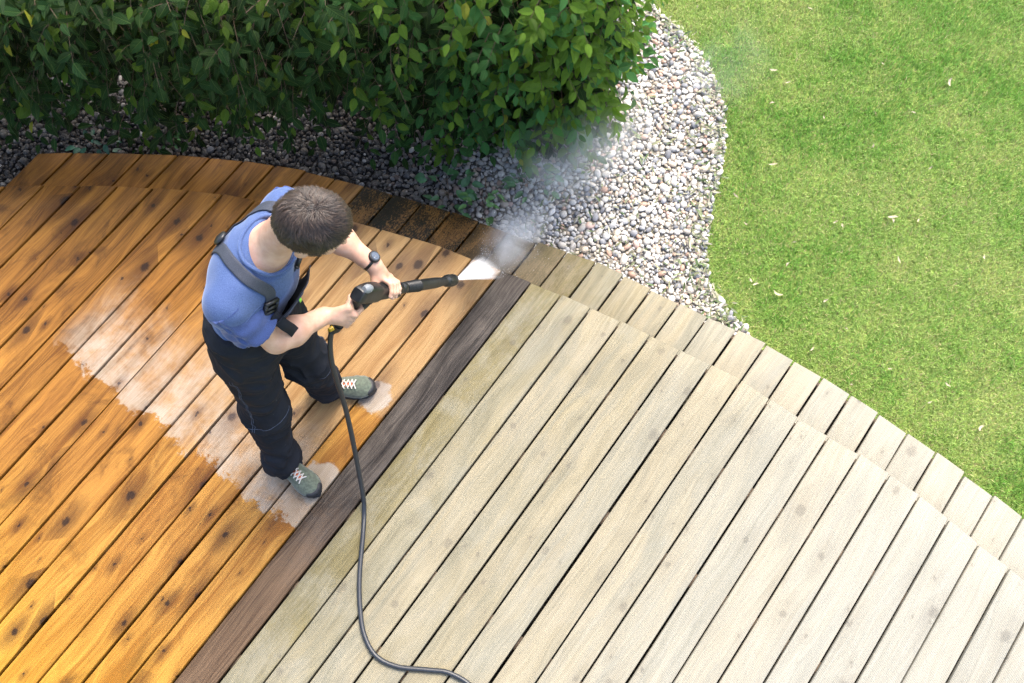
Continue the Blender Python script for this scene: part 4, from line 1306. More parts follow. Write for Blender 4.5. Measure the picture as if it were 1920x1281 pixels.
MAT_BLACK = simple_mat("black_plastic", (0.010, 0.010, 0.011), 0.42, 120, 0.3, 0.0003)
MAT_STITCH = simple_mat("stitch", (0.06, 0.075, 0.115), 0.8)
pants = link_mesh("dungarees", mesh_np("dungarees", V, Q), MAT_NAVY, person)


def ribbon(name, pts, width, off, th, mat, parent, n=60, field=None, wide_fn=None, hint=None):
    field = field or body_T
    P_ = spline(pts, n)
    P_ = field.project(P_, off)
    T_ = np.gradient(P_, axis=0); T_ /= np.linalg.norm(T_, axis=1)[:, None]
    G_ = field.grad(P_)
    S_ = np.cross(T_, G_); S_ /= np.linalg.norm(S_, axis=1)[:, None]
    wv = np.full(n, width) if wide_fn is None else wide_fn(np.linspace(0, 1, n))
    cols = np.linspace(-0.5, 0.5, 7)
    top = np.stack([P_ + S_ * (wv * c)[:, None] for c in cols], 1)
    top = field.project(top.reshape(-1, 3), off, 6).reshape(n, 7, 3)
    Gt = field.grad(top.reshape(-1, 3)).reshape(n, 7, 3)
    bot = top - Gt * th
    Vv = np.concatenate([top.reshape(-1, 3), bot.reshape(-1, 3)]); m = 7; o2 = n * m
    F = []
    for i in range(n - 1):
        for j in range(m - 1):
            a = i * m + j
            F.append((a, a + 1, a + m + 1, a + m)); F.append((o2 + a, o2 + a + m, o2 + a + m + 1, o2 + a + 1))
        a = i * m; F.append((a, a + m, o2 + a + m, o2 + a)); a = i * m + m - 1; F.append((a, o2 + a, o2 + a + m, a + m))
    for j in range(m - 1):
        F.append((j, o2 + j, o2 + j + 1, j + 1)); a = (n - 1) * m + j; F.append((a, a + 1, o2 + a + 1, o2 + a))
    o_ = link_mesh(name, mesh_np(name, Vv, F), mat, parent)
    return o_, P_, G_, S_, T_


bibc = chest + FW * 0.13 - UP * 0.02
xback = chest - FW * 0.14 + UP * 0.045
strapR = [xback - UP * .12 + LT * .05, xback, neckb - FW * 0.09 - LT * 0.075 - UP * .01, neckb - LT * 0.115 + FW * 0.01 + UP * 0.0, neckb - LT * 0.115 + FW * 0.085 - UP * 0.06, bibc - LT * 0.085 + UP * 0.055]
strapL = [xback - UP * .12 - LT * .05, xback + UP * .01, neckb - FW * 0.09 + LT * 0.075 - UP * .01, neckb + LT * 0.115 + FW * 0.01 + UP * 0.0, neckb + LT * 0.115 + FW * 0.085 - UP * 0.06, bibc + LT * 0.085 + UP * 0.055]
for st, off in ((strapR, 0.0050), (strapL, 0.0056)):
    o_, P_, G_, S_, T_ = ribbon("strap", st, 0.038, off, 0.003, MAT_STRAP, pants, 90)
    # clip buckle at the bib end
    mb = MB(); k = -6
    Mx = np.eye(4); Mx[:3, 0] = S_[k]; Mx[:3, 1] = T_[k]; Mx[:3, 2] = -G_[k] if (np.cross(S_[k], T_[k]) @ G_[k]) < 0 else G_[k]; Mx[:3, 3] = P_[k]
    mb.box((-0.026, -0.026, -0.001), (0.026, -0.018, 0.012), Mx); mb.box((-0.026, 0.018, -0.001), (0.026, 0.026, 0.012), Mx); mb.box((-0.026, -0.0178, -0.001), (-0.019, 0.0178, 0.012), Mx); mb.box((0.019, -0.0178, -0.001), (0.026, 0.0178, 0.012), Mx); mb.box((-0.0185, -0.004, 0.003), (0.0185, 0.004, 0.013), Mx)
    link_mesh("buckle", mb.mesh("buckle", False), MAT_BLACK, pants)
# strap adjuster on the back
mb = MB(); c_ = body_T.project(np.array([neckb - FW * 0.115 - LT * 0.045 - UP * .03]), 0.006)[0]; gg = body_T.grad(np.array([c_]))[0]; tt = unit(np.cross(gg, LT)); ss = np.cross(gg, tt)
mb.add(NV[:, :1] * tt * 0.030 + NV[:, 1:2] * ss * 0.026 + NV[:, 2:3] * gg * 0.010 + c_ + gg * 0.006, NF)
link_mesh("strap_slider", mb.mesh("strap_slider"), MAT_BLACK, pants)
# loose strap end hanging from the right clip
e0 = body_T.project(np.array([bibc - LT * 0.085 + UP * 0.05]), 0.02)[0]
tail = spline([e0, e0 + FW * 0.025 - UP * 0.05, e0 + FW * 0.03 - UP * 0.11 + LT * .01, e0 + FW * 0.035 - UP * 0.17 + LT * .015], 20)
mb = MB(); mb.tube(tail, 0.019, 8, True, 0.10)
Vt = []
for p in tail:
    for s_, z_ in ((-1, 0), (1, 0), (1, 1), (-1, 1)): Vt.append(p + LT * s_ * 0.019 + FW * z_ * 0.003)
F = [(i * 4 + j, i * 4 + (j + 1) % 4, (i + 1) * 4 + (j + 1) % 4, (i + 1) * 4 + j) for i in range(19) for j in range(4)] + [(3, 2, 1, 0), (76, 77, 78, 79)]
link_mesh("strap_end", mesh_np("strap_end", Vt, F, False), MAT_NAVY, pants)
# bib panel
nb, mbb = 26, 22
P_ = []
for i in range(nb):
    t = i / (nb - 1); hw = 0.160 - 0.045 * t
    for j in range(mbb):
        s_ = -1 + 2 * j / (mbb - 1)
        P_.append(waist + FW * (0.155 + 0.02 * t) + UP * (-0.03 + 0.215 * t) + LT * s_ * hw + FW * (-0.05 * s_ * s_) + (chest - waist) * A_([1, 1, 0]) * t)
P_ = np.array(P_)
off = np.array([0.010 + 0.032 * (i / (nb - 1)) ** 1.5 + 0.006 * vnoise(np.array([[i * .35, j * .3, 3.0]]))[0] for i in range(nb) for j in range(mbb)])
for _ in range(14): P_ = P_ - body_T.grad(P_) * (body_T.sample(P_) - off)[:, None] * 0.8
Gt = body_T.grad(P_); Vv = np.concatenate([P_, P_ - Gt * 0.004]); o2 = len(P_); F = []
for i in range(nb - 1):
    for j in range(mbb - 1):
        a = i * mbb + j; F += [(a, a + 1, a + mbb + 1, a + mbb), (o2 + a, o2 + a + mbb, o2 + a + mbb + 1, o2 + a + 1)]
    a = i * mbb; F.append((a, a + mbb, o2 + a + mbb, o2 + a)); a += mbb - 1; F.append((a, o2 + a, o2 + a + mbb, a + mbb))
for j in range(mbb - 1): F.append((j, o2 + j, o2 + j + 1, j + 1)); a = (nb - 1) * mbb + j; F.append((a, a + 1, o2 + a + 1, o2 + a))
bib = link_mesh("bib", mesh_np("bib", Vv, F), MAT_NAVY, pants)
G2 = P_.reshape(nb, mbb, 3); GN = Gt.reshape(nb, mbb, 3)
mb = MB()
for path in ([(i, 2) for i in range(2, 25)], [(i, 19) for i in range(2, 25)], [(23, j) for j in range(2, 20)], [(20, j) for j in range(6, 16)], [(i, 6) for i in range(8, 21)], [(i, 15) for i in range(8, 21)], [(8, j) for j in range(6, 16)]):
    mb.tube(np.array([G2[p] + GN[p] * 0.0008 for p in path]), 0.0011, 4, False)
link_mesh("stitching", mb.mesh("stitching"), MAT_STITCH, bib)
mb = MB(); p = G2[19, 13]; n_ = GN[19, 13]; Mx = np.eye(4); Mx[:3, 0] = LT; Mx[:3, 1] = UP; Mx[:3, 2] = FW; Mx[:3, 3] = p + n_ * 0.002
mb.box((-0.005, -0.010, 0), (0.005, 0.010, 0.003), Mx); link_mesh("green_tag", mb.mesh("green_tag", False), simple_mat("tag_green", (0.25, 0.62, 0.05), 0.6), bib)
# thigh pocket seam lines
mb = MB()
for hp, kn, sg in ((hipR, knR, -1), (hipL, knL, 1)):
    for off_ in (0.0, 0.012):
        P_ = np.array([hp + (kn - hp) * t + LT * sg * 0.16 + FW * (0.02 + off_) for t in np.linspace(0.0, 1.0, 30)])
        P_ = D.project(P_, 0.0008); mb.tube(P_, 0.0010, 4, False)
    P_ = np.array([hp + (kn - hp) * 0.97 + (FW * math.cos(a) + LT * sg * math.sin(a)) * 0.14 for a in np.linspace(-0.5, 1.6, 24)])
    P_ = D.project(P_, 0.0008); mb.tube(P_, 0.0010, 4, False)
link_mesh("seam", mb.mesh("seam"), MAT_STITCH, pants)

# ---- hair: cap plus many short strands swirling from the crown
hr = np.random.default_rng(3)
hrad = A_([0.101, 0.081, 0.102])


def scalp(p): return headc + (HF * (p[:, :1] * hrad[0]) + HS * (p[:, 1:2] * hrad[1]) + HU * (p[:, 2:3] * hrad[2]))


def hair_ok(p, soft=0.0):
    f, s_, u_ = p[:, 0], p[:, 1], p[:, 2]
    lim = np.where(f > 0.25, 0.30 + 0.55 * (f - 0.25), np.where(f > -0.1, -0.02, -0.02 - 0.60 * np.clip((-f - 0.1) / 0.5, 0, 1)))
    lim = np.where((np.abs(s_) > 0.72) & (f > 0.06) & (f < 0.36), -0.28, lim); lim = lim + 0.07 * np.sin(f * 37) * np.sin(s_ * 29)
    return u_ > lim + soft


SV, SF = ico(5)
loc = SV.copy()
ok = hair_ok(loc)
fm = ok[SF].all(1)
bulk = 0.010 + 0.006 * (vnoise(loc * 5 + 4) - 0.5)
edge = np.clip((loc[:, 2] + 0.6) / 0.5, 0.15, 1)
capv = headc + (HF * (loc[:, :1] * hrad[0]) + HS * (loc[:, 1:2] * hrad[1]) + HU * (loc[:, 2:3] * hrad[2])) * (1 + bulk[:, None] / 0.1 * edge[:, None])
used = np.unique(SF[fm]); remap = np.full(len(SV), -1); remap[used] = np.arange(len(used))
hv, hf3 = [capv[used]], [remap[SF[fm]]]
n = 60000
q = hr.normal(0, 1, (n, 3)); q /= np.linalg.norm(q, axis=1)[:, None]
q = q[hair_ok(q, hr.normal(0.02, 0.05, n))]; n = len(q)
root = scalp(q) + 0.004 * (HF * q[:, :1] + HS * q[:, 1:2] + HU * q[:, 2:3])
nr = (HF * (q[:, :1] / hrad[0]) + HS * (q[:, 1:2] / hrad[1]) + HU * (q[:, 2:3] / hrad[2])); nr /= np.linalg.norm(nr, axis=1)[:, None]
crown = unit(HU * 0.88 - HF * 0.42 - HS * 0.12)
away = nr - crown; away -= nr * np.sum(away * nr, 1)[:, None]; away /= np.linalg.norm(away, axis=1)[:, None] + 1e-6
swirl = np.cross(nr, away)
ca = np.sum(nr * crown, 1)
tang = away + swirl * (0.75 * np.clip(ca, 0, 1))[:, None] + hr.normal(0, 0.24, (n, 3))
clumpv = np.stack([vnoise(root * 42 + k * 17) for k in range(3)], 1) - 0.5
tang += clumpv * 2.2 + hr.normal(0, 1.0, (n, 3)) * np.clip((ca - 0.93) / 0.05, 0, 1)[:, None]
tang -= nr * np.sum(tang * nr, 1)[:, None]; tang /= np.linalg.norm(tang, axis=1)[:, None]
Ln = (0.016 + 0.014 * np.clip(ca, 0, 1)) * hr.uniform(0.5, 1.35, n)
lift = hr.uniform(0.2, 0.8, n) + 0.9 * (vnoise(root * 55 + 90) - 0.4).clip(0, 1) * (0.7 + 0.5 * np.clip(ca, 0, 1))
p0 = root; p1 = p0 + (tang * 0.8 + nr * lift[:, None]) * (Ln * 0.4)[:, None]; p2 = p1 + (tang + nr * (lift * 0.25)[:, None]) * (Ln * 0.35)[:, None]; p3 = p2 + (tang - nr * 0.12) * (Ln * 0.35)[:, None]
sd = np.cross(tang, nr); wdt = 0.00075
V = np.stack([p0 - sd * wdt, p0 + sd * wdt, p1 + sd * wdt, p1 - sd * wdt, p2 + sd * wdt * .8, p2 - sd * wdt * .8, p3], 1).reshape(-1, 3)
idx = (np.arange(n) * 7)[:, None] + len(used)
quads = np.concatenate([idx + A_([[0, 1, 2, 3]]), idx + A_([[3, 2, 4, 5]])]); tris = idx + A_([[5, 4, 6]])
hcol = np.repeat(np.array([0.021, 0.0120, 0.0072]) * hr.uniform(0.4, 2.2, (n, 1)) + np.array([0.026, 0.018, 0.013]) * (hr.random((n, 1)) < 0.14), 7, 0)
allV = np.concatenate([hv[0], V]); hc = np.concatenate([np.tile([0.010, 0.0075, 0.006], (len(used), 1)), hcol])
hair_mat = attr_mat("brown_hair", 0.55, 60, 0.15)
link_mesh("hair", mesh_np("hair", allV, [np.concatenate([hf3[0], tris]), quads], True, hc), hair_mat, person)

# ---- watch on the left wrist
fdL = unit(wrL - elL); wc = wrL - fdL * 0.022
out = unit(g_right * 0.35 + unit([0.75, 0.1, 0.6])); out = unit(out - fdL * (out @ fdL)); sdL = np.cross(fdL, out)
mb = MB()
nseg = 40
Vw = []
for a in np.linspace(0, 2 * np.pi, nseg, endpoint=False):
    e = out * math.cos(a) + sdL * math.sin(a)
    for rr2, zz in ((0.0295, -0.011), (0.0335, -0.010), (0.0335, 0.010), (0.0295, 0.011)): Vw.append(wc + e * rr2 + fdL * zz)
F = [(i * 4 + j, i * 4 + (j + 1) % 4, ((i + 1) % nseg) * 4 + (j + 1) % 4, ((i + 1) % nseg) * 4 + j) for i in range(nseg) for j in range(4)]
watch = link_mesh("wrist_watch", mesh_np("wrist_watch", Vw, F), MAT_BLACK, person)
mb = MB(); mb.tube([wc + out * s_ for s_ in (0.029, 0.034, 0.040, 0.042)], [0.0205, 0.022, 0.0215, 0.0185], 28); link_mesh("watch_case", mb.mesh("watch_case"), MAT_BLACK, watch)
mb = MB(); mb.tube([wc + out * s_ for s_ in (0.0421, 0.0432)], [0.0155, 0.0150], 28); link_mesh("watch_glass", mb.mesh("watch_glass", False), simple_mat("watch_glass", (0.03, 0.04, 0.06), 0.06, Coat_Weight=1.0), watch)
mb = MB(); mb.box((0, 0, 0), (1, 1, 1), np.c_[np.c_[fdL * 0.001, sdL * 0.011, out * 0.0006], wc + out * 0.0434]); mb.box((0, 0, 0), (1, 1, 1), np.c_[np.c_[fdL * 0.008, sdL * 0.001, out * 0.0006], wc + out * 0.0440])
link_mesh("watch_hands", mb.mesh("watch_hands", False), simple_mat("steel", (0.6, 0.6, 0.62), 0.25, Metallic=1.0), watch)

# ---- shoes
MAT_SUEDE = simple_mat("green_suede", (0.068, 0.085, 0.060), 0.85, 90, 0.28, 0.001, Sheen_Weight=0.3)
MAT_RUBBER = simple_mat("shoe_rubber", (0.009, 0.010, 0.013), 0.6, 120, 0.3)
MAT_LACE = simple_mat("lace", (0.40, 0.38, 0.35), 0.8, 200, 0.15)
MAT_ORANGE = simple_mat("orange_tongue", (0.36, 0.09, 0.035), 0.8, 90, 0.2)


def shoe(an, fdir):
    f_ = unit(fdir); l_ = np.cross(UP, f_); o_ = A_([an[0], an[1], 0.002]) + f_ * 0.055
    def L(x, y, z): return o_ + f_ * x + l_ * y + UP * z
    lo = o_ - 0.19; hi = o_ + 0.19; lo[2] = -0.01; hi[2] = 0.15
    S_ = Field(lo, hi, 0.0035)
    for p, k in ((ell(L(.088, 0.004, .036), (.064, .050, .034), f_, l_, UP), .03), (ell(L(.02, 0, .046), (.10, .043, .042), f_, l_, UP), .03), (ell(L(-.085, 0, .048), (.050, .037, .050), f_, l_, UP), .03), (cap(L(-.075, 0, .06), L(-.062, 0, .115), .043, .040), .04)):
        S_.add(p, k)
    up_d = S_.d.copy()
    S_.warp(lambda P: (vnoise(P * 60) - .5) * .003)
    S_.cut(L(0, 0, 0.010), -UP)
    V, Q = S_.mesh(1)
    up = link_mesh("shoe", mesh_np("shoe", V, Q), MAT_SUEDE, person)
    E = Field(lo, hi, 0.0035)
    def sole(P):
        x = (P - o_) @ f_; y = (P - o_) @ l_; z = P[..., 2] - 0.001
        hw = np.interp(x, [-.14, -.125, -.09, -.02, .06, .11, .145, .158], [.0, .028, .041, .039, .050, .045, .024, .0])
        d2 = (np.abs(y - 0.004 * np.sin(x * 18)) - hw) * 0.8
        return np.maximum(d2, np.abs(z - 0.013) - 0.013)
    E.add(dict(f=sole, lo=lo, hi=hi), .001)
    V, Q = E.mesh(2); link_mesh("sole", mesh_np("sole", V, Q), MAT_RUBBER, up)
    # toe cap and rand
    K = Field(lo, hi, 0.0035); K.d = up_d - 0.0035
    _, P = K.block(K.lo, K.lo + K.h * K.n, 0)
    x = (P - o_) @ f_; z = P[..., 2]
    K.d = np.maximum(K.d, np.minimum(z - 0.029, np.maximum(0.131 - x - (z - 0.03) * 0.3, z - 0.06))); K.d = np.maximum(K.d, 0.012 - z)
    V, Q = K.mesh(1); link_mesh("toe_cap", mesh_np("toe_cap", V, Q), MAT_RUBBER, up)
    SF_ = Field(lo, hi, 0.0035); SF_.d = up_d
    tg = np.array([L(x_, 0, .16 - .35 * (x_ + .05)) for x_ in np.linspace(-.035, .075, 14)]); tg = SF_.project(tg, 0.003)
    Vt = []
    for i, p in enumerate(tg):
        wv = 0.017 - 0.006 * i / 13
        for y_ in (-1, -.5, 0, .5, 1): Vt.append(p + l_ * y_ * wv)
    Vt = SF_.project(np.array(Vt), 0.0028, 6); F = [(i * 5 + j, i * 5 + j + 1, (i + 1) * 5 + j + 1, (i + 1) * 5 + j) for i in range(13) for j in range(4)]
    link_mesh("tongue", mesh_np("tongue", Vt, F), MAT_ORANGE, up)
    mb = MB(); xsl = np.linspace(-.022, .078, 7)
    for i in range(6):
        for sg in (-1, 1):
            a_, b_ = L(xsl[i], sg * .026, .12), L(xsl[i + 1], -sg * .026, .10)
            P_ = np.array([a_ * (1 - t) + b_ * t for t in np.linspace(0, 1, 9)]); P_ = SF_.project(P_, 0.0055 + (0.0015 if sg > 0 else 0)); mb.tube(P_, 0.0030, 6)
    for sg in (-1, 1):
        P_ = spline([L(-.022, sg * .012, .125), L(-.03, sg * .035, .118), L(-.005, sg * .05, .09), L(.0, sg * .028, .105), L(-.018, sg * .006, .122)], 24); P_ = SF_.project(P_, 0.007); mb.tube(P_, 0.0027, 6)
    link_mesh("laces", mb.mesh("laces"), MAT_LACE, up)


shoe(anR, [.70, -.71, 0]); shoe(anL, [1, -.04, 0])

# ================================================================== WASHER GUN
root = empty("pressure_washer_gun", tuple(gun(0.0)))
tag(root, "black pressure washer gun and lance held in both of the man's hands", "pressure washer")
MAT_GUN = simple_mat("gun_plastic", (0.009, 0.0095, 0.0105), 0.38, 40, 0.5, 0.0006)
MAT_GREY = simple_mat("grey_plastic", (0.15, 0.165, 0.18), 0.4, 50, 0.15)
MAT_YEL = simple_mat("yellow_plastic", (0.42, 0.27, 0.01), 0.4, 50, 0.1)


def loft(mb, secs, n=24, power=4.0):
    """secs: (s, half width right, half height top, offset top)"""
    V = []
    for s_, hw, hh, of in secs:
        for a in np.linspace(0, 2 * np.pi, n, endpoint=False):
            cx = np.sign(math.cos(a)) * abs(math.cos(a)) ** (2 / power); cy = np.sign(math.sin(a)) * abs(math.sin(a)) ** (2 / power)
            V.append(gun(s_) + g_right * cx * hw + g_top * (cy * hh + of))
    m = len(secs)
    F = [(i * n + j, i * n + (j + 1) % n, (i + 1) * n + (j + 1) % n, (i + 1) * n + j) for i in range(m - 1) for j in range(n)]
    mb.add(V, F)
    for i in (0, m - 1):
        ring = V[i * n:(i + 1) * n]; mb.add(ring + [sum(ring) / n], [(j, (j + 1) % n, n) if i else ((j + 1) % n, j, n) for j in range(n)])


mb = MB(); loft(mb, [(-.200, .019, .021, .0), (-.198, .0225, .025, .0), (-.17, .026, .030, .0), (-.13, .028, .032, .002), (-.08, .029, .032, .001), (-.062, .028, .030, 0), (-.055, .0255, .0265, 0), (.05, .0245, .0255, 0), (.056, .027, .028, 0), (.09, .027, .028, 0), (.096, .022, .022, 0), (.10, .018, .018, 0)])
body = link_mesh("housing", mb.mesh("housing"), MAT_GUN, root)
mb = MB(); mb.tube(spline([gun(-.185), grip0 + gdir * .01, grip0 * .5 + grip1 * .5, grip1], 16), np.linspace(0.021, 0.0165, 16), 14)
link_mesh("grip", mb.mesh("grip"), MAT_GUN, root)
gA = gun(-.075) - g_top * .022 + g_right * 0.0; gB = grip1 + gdir * 0.004 + rf * 0.012
mb = MB(); mb.tube(spline([gA, gA * .7 + gB * .3 + rf * .034, gA * .35 + gB * .65 + rf * .036, gB], 20), [0.014] * 6 + [0.0115] * 14, 10)
link_mesh("trigger_guard", mb.mesh("trigger_guard"), MAT_GUN, root)
mb = MB(); mb.tube(spline([grip0 + rf * .026 + gdir * .002, grip0 + gdir * .04 + rf * .031, grip0 + gdir * .085 + rf * .026], 8), 0.008, 8); link_mesh("trigger", mb.mesh("trigger"), MAT_YEL, root)
mb = MB(); P_ = np.array([gun(-.197) + g_right * .012 + g_top * .030, gun(-.16) + g_right * .016 + g_top * .036]); mb.tube(np.linspace(P_[0], P_[1], 5), [0.010, 0.015, 0.016, 0.015, 0.010], 10); link_mesh("lock_lever", mb.mesh("lock_lever"), MAT_GREY, root)
mb = MB(); mb.tube([grip1 - gdir * .004, grip1 + gdir * .022], [.022, .020], 14); link_mesh("hose_collar", mb.mesh("hose_collar"), MAT_GUN, root)
mb = MB(); mb.tube([grip1 + gdir * .006 - rf * .020, grip1 + gdir * .010 - rf * .036], [.009, .008], 10); link_mesh("release_button", mb.mesh("release_button"), MAT_YEL, root)
# lance
NZ = 0.607
mb = MB(); ss_ = [.10, .125, .13, .15, .155, .20, .30, .42, .47, .50, .515, .52, .575, .595, NZ]; rs_ = [.0165, .0165, .021, .021, .0165, .0185, .0225, .0215, .018, .0165, .0165, .0225, .0255, .0245, .019]
mb.tube(np.array([gun(s_) for s_ in ss_]), rs_, 18); lance = link_mesh("lance", mb.mesh("lance"), MAT_GUN, root)
for k in range(9):
    mb = MB()
    s_ = .165 + k * 0.012; mb.tube([gun(s_ - .003), gun(s_), gun(s_ + .003)], [.0175 + k * .0004, .0215 + k * .0004, .0175 + k * .0004], 16, False)
    link_mesh("grip_ring", mb.mesh("grip_ring"), MAT_GUN, lance)
for k in range(10):
    mb = MB()
    a = k / 10 * 2 * math.pi; e = g_right * math.cos(a) + g_top * math.sin(a); mb.tube([gun(.525) + e * .0225, gun(.57) + e * .0250], .0025, 5)
    link_mesh("grip_rib", mb.mesh("grip_rib"), MAT_GUN, lance)
mb = MB(); mb.tube([gun(NZ - .001), gun(NZ + .006)], [.010, .009], 12); link_mesh("nozzle", mb.mesh("nozzle"), simple_mat("nozzle_steel", (0.45, 0.45, 0.46), 0.3, Metallic=1.0), lance)

# ---- hose
hose_pts = [grip1 + gdir * .020, grip1 + gdir * .05, (-0.648, 1.175, 0.83), (-0.655, 1.140, 0.76), (-0.655, 1.105, 0.67), (-0.650, 1.045, 0.50), (-0.647, 0.962, 0.34), (-0.646, 0.868, 0.18), (-0.643, 0.781, 0.06), (-0.645, 0.722, 0.0135), (-0.648, 0.634, 0.0115), (-0.659, 0.460, 0.0115), (-0.654, 0.333, 0.0115), (-0.635, 0.228, 0.0115), (-0.586, 0.145, 0.0115), (-0.501, 0.102, 0.0115), (-0.384, 0.086, 0.0115), (-0.288, 0.069, 0.0115), (-0.19, 0.0, 0.0115), (-0.10, -0.16, 0.0115), (0.05, -0.45, 0.0115), (0.1, -0.95, 0.0115)]
hp = spline(hose_pts, 260)
hose = empty("high_pressure_hose", (-0.65, 0.6, 0.0)); tag(hose, "thin black hose trailing from the gun down across the planks", "hose")
mb = MB(); mb.tube(hp, 0.0098, 14); link_mesh("tube", mb.mesh("tube"), simple_mat("hose_rubber", (0.014, 0.017, 0.022), 0.42, 200, 0.25, 0.0004), hose)
mb = MB(); mb.tube(hp[:11], np.linspace(.0165, .0125, 11), 14)
for k in range(1, 11): mb.tube([hp[k] + (hp[k + 1] - hp[k]) * t for t in (.1, .35, .6)], [.0135, .0175 - k * .0003, .0135], 14, False)
link_mesh("bend_sleeve", mb.mesh("bend_sleeve"), MAT_GUN, hose)

# ================================================================== WATER
NP = gun(NZ + 0.004)
fa, fb = A_([-0.150, 1.895, 0.004]), A_([-0.030, 1.775, 0.004])      # where the fan meets the planks
fmid = (fa + fb) / 2
fd_ = unit(fmid - NP); fl_ = np.linalg.norm(fmid - NP)
fs_ = unit((fa - fb) - fd_ * ((fa - fb) @ fd_)); fn_ = np.cross(fd_, fs_)
Mf = Matrix.Identity(4)
for i in range(3):
    Mf[i][0] = fs_[i]; Mf[i][1] = fn_[i]; Mf[i][2] = fd_[i]; Mf[i][3] = NP[i]
hw = np.linalg.norm(fa - fb) / 2
V, F = [], []
secs = [(0.0, .004, .004), (fl_ * .5, hw * .5 + .004, .016), (fl_ * .995, hw + .006, .030)]
for z, a, b in secs:
    for t in np.linspace(0, 2 * np.pi, 20, endpoint=False): V.append((math.cos(t) * a, math.sin(t) * b, z))
F = [(i * 20 + j, i * 20 + (j + 1) % 20, (i + 1) * 20 + (j + 1) % 20, (i + 1) * 20 + j) for i in range(2) for j in range(20)]
me = mesh_np("water_jet", V, F, True)
bmx = bmesh.new(); bmx.from_mesh(me); bmesh.ops.holes_fill(bmx, edges=bmx.edges); bmesh.ops.recalc_face_normals(bmx, faces=bmx.faces); bmx.to_mesh(me); bmx.free()
g = NG("jet_spray")
oc_ = g.n("TexCoord").outputs['Object']; q_ = g.sep(oc_)
zz = g.math('MAXIMUM', q_[2], 0.01)
ray = g.math('DIVIDE', q_[0], zz)
st = g.noise(g.xyz(g.mul(ray, 60.0), g.mul(g.math('DIVIDE', q_[1], zz), 30.0), g.mul(zz, 3.0)), 1.0, 3)
side = g.mul(g.ramp(g.add(g.math('ABSOLUTE', ray), g.mul(g.sub(st, 0.5), 0.10)), hw / fl_ * 1.0, hw / fl_ * 0.45), g.ramp(g.add(q_[2], g.mul(g.sub(st, 0.5), 0.35)), fl_ * 1.0, fl_ * 0.62, 0.12, 1.0))
den = g.mul(g.mul(g.ramp(st, 0.30, 0.65, 0.45, 1.0), side), g.ramp(q_[2], 0.0, fl_, 200.0, 48.0))
pv = g.n("VolumePrincipled"); pv.inputs['Color'].default_value = (0.98, 0.985, 0.99, 1); pv.inputs['Anisotropy'].default_value = 0.0
g.put(pv.inputs['Density'], den)
g.t.links.new(pv.outputs[0], g.out.inputs['Volume'])
jet = link_mesh("water_jet", me, g.m); jet.matrix_world = Mf
tag(jet, "white fan of water shooting from the lance nozzle onto the deck edge", "water spray", kind="stuff")
# flying droplets
r = np.random.default_rng(9)
n = 700
DV, DF = ico(1)
hdir = unit([0.39, 0.47, 0])
Pd = np.empty((n, 3)); Dd = np.empty((n, 3))
t = r.random(n)
Pd[:] = fa + (fb - fa) * t[:, None]
dist = r.exponential(0.16, n)
sprd = r.normal(0, 0.38, n)
ddir = np.stack([hdir[0] * np.cos(sprd) - hdir[1] * np.sin(sprd), hdir[0] * np.sin(sprd) + hdir[1] * np.cos(sprd), r.uniform(-0.05, 0.45, n)], 1)
Pd += ddir * dist[:, None]; Pd[:, 2] += -0.9 * dist ** 2 * 0.3 + 0.01
k = (Pd[:, 2] > -0.12) & (dist < 0.9); Pd, ddir = Pd[k], ddir[k]; n = len(Pd)
ddir /= np.linalg.norm(ddir, axis=1)[:, None]
sz = r.uniform(0.0003, 0.0008, n); ln = sz * r.uniform(1.0, 5.0, n)
s1 = np.cross(ddir, [0, 0, 1.0]); s1 /= np.linalg.norm(s1, axis=1)[:, None]; s2 = np.cross(ddir, s1)
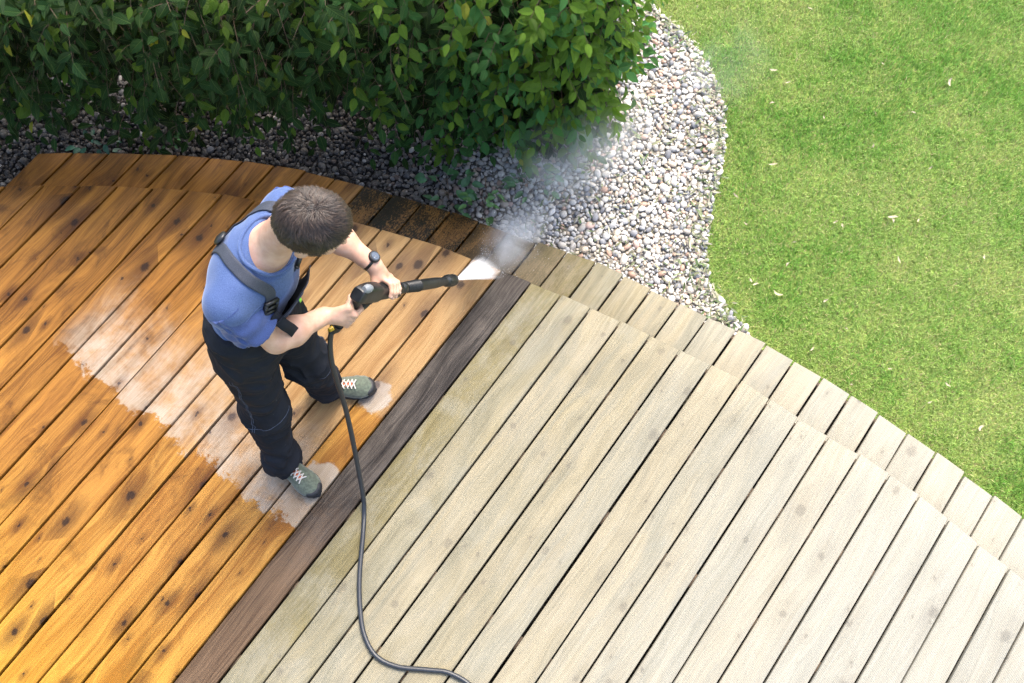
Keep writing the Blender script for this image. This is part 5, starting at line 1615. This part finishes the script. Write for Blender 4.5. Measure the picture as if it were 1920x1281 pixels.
V = Pd[:, None] + DV[None, :, :1] * (ddir * ln[:, None])[:, None] + DV[None, :, 1:2] * (s1 * sz[:, None])[:, None] + DV[None, :, 2:] * (s2 * sz[:, None])[:, None]
F = (DF[None] + (np.arange(n) * len(DV))[:, None, None]).reshape(-1, 3)
g = NG("droplet")
b = g.bsdf((0.92, 0.94, 0.96), 0.15); b.inputs['Transmission Weight'].default_value = 0.35; b.inputs['IOR'].default_value = 1.33
tag(link_mesh("water_droplets", mesh_np("water_droplets", V.reshape(-1, 3), F), g.m), "fine droplets flung off the planks where the jet strikes", "water spray", kind="stuff")


# drifting spray
def mist(name, loc, rad, rotz, dens, nscale, label, lo=0.40, hi=0.72, tilt=0.0):
    b = bmesh.new(); bmesh.ops.create_icosphere(b, subdivisions=3, radius=1.0)
    me = bpy.data.meshes.new(name); b.to_mesh(me); b.free()
    g = NG(name)
    oc_ = g.n("TexCoord").outputs['Object']
    ln_ = g.n("VectorMath", operation='LENGTH'); g.put(ln_.inputs[0], oc_)
    pos = g.n("NewGeometry").outputs['Position']
    nz = g.noise(pos, nscale, 4, 0.6, 0.4)
    fall = g.ramp(ln_.outputs['Value'], 0.98, 0.10)
    d = g.mul(g.mul(fall, fall), g.mul(g.ramp(nz, lo, hi), dens))
    pv = g.n("VolumePrincipled"); pv.inputs['Color'].default_value = (0.97, 0.98, 0.99, 1)
    g.put(pv.inputs['Density'], d); g.t.links.new(pv.outputs[0], g.out.inputs['Volume'])
    o = link_mesh(name, me, g.m); o.location = loc; o.scale = rad; o.rotation_euler = (0, tilt, rotz)
    tag(o, label, "mist", kind="stuff")


mist("spray_mist", (0.03, 2.0, -0.05), (0.36, 0.19, 0.10), math.atan2(0.47, 0.39), 15.0, 9.0, "dense white splash of spray over the step beyond the nozzle", 0.2, 0.8)
mist("spray_mist", (0.36, 2.42, 0.02), (0.62, 0.36, 0.33), math.atan2(0.35, 0.60), 3.6, 5.0, "thin spray mist drifting over the hedge foot and gravel", 0.35, 0.75)
mist("spray_mist", (1.05, 2.90, -0.02), (0.55, 0.40, 0.28), 0.6, 1.1, 3.2, "faint spray mist hanging over the gravel and lawn edge", 0.38, 0.75)
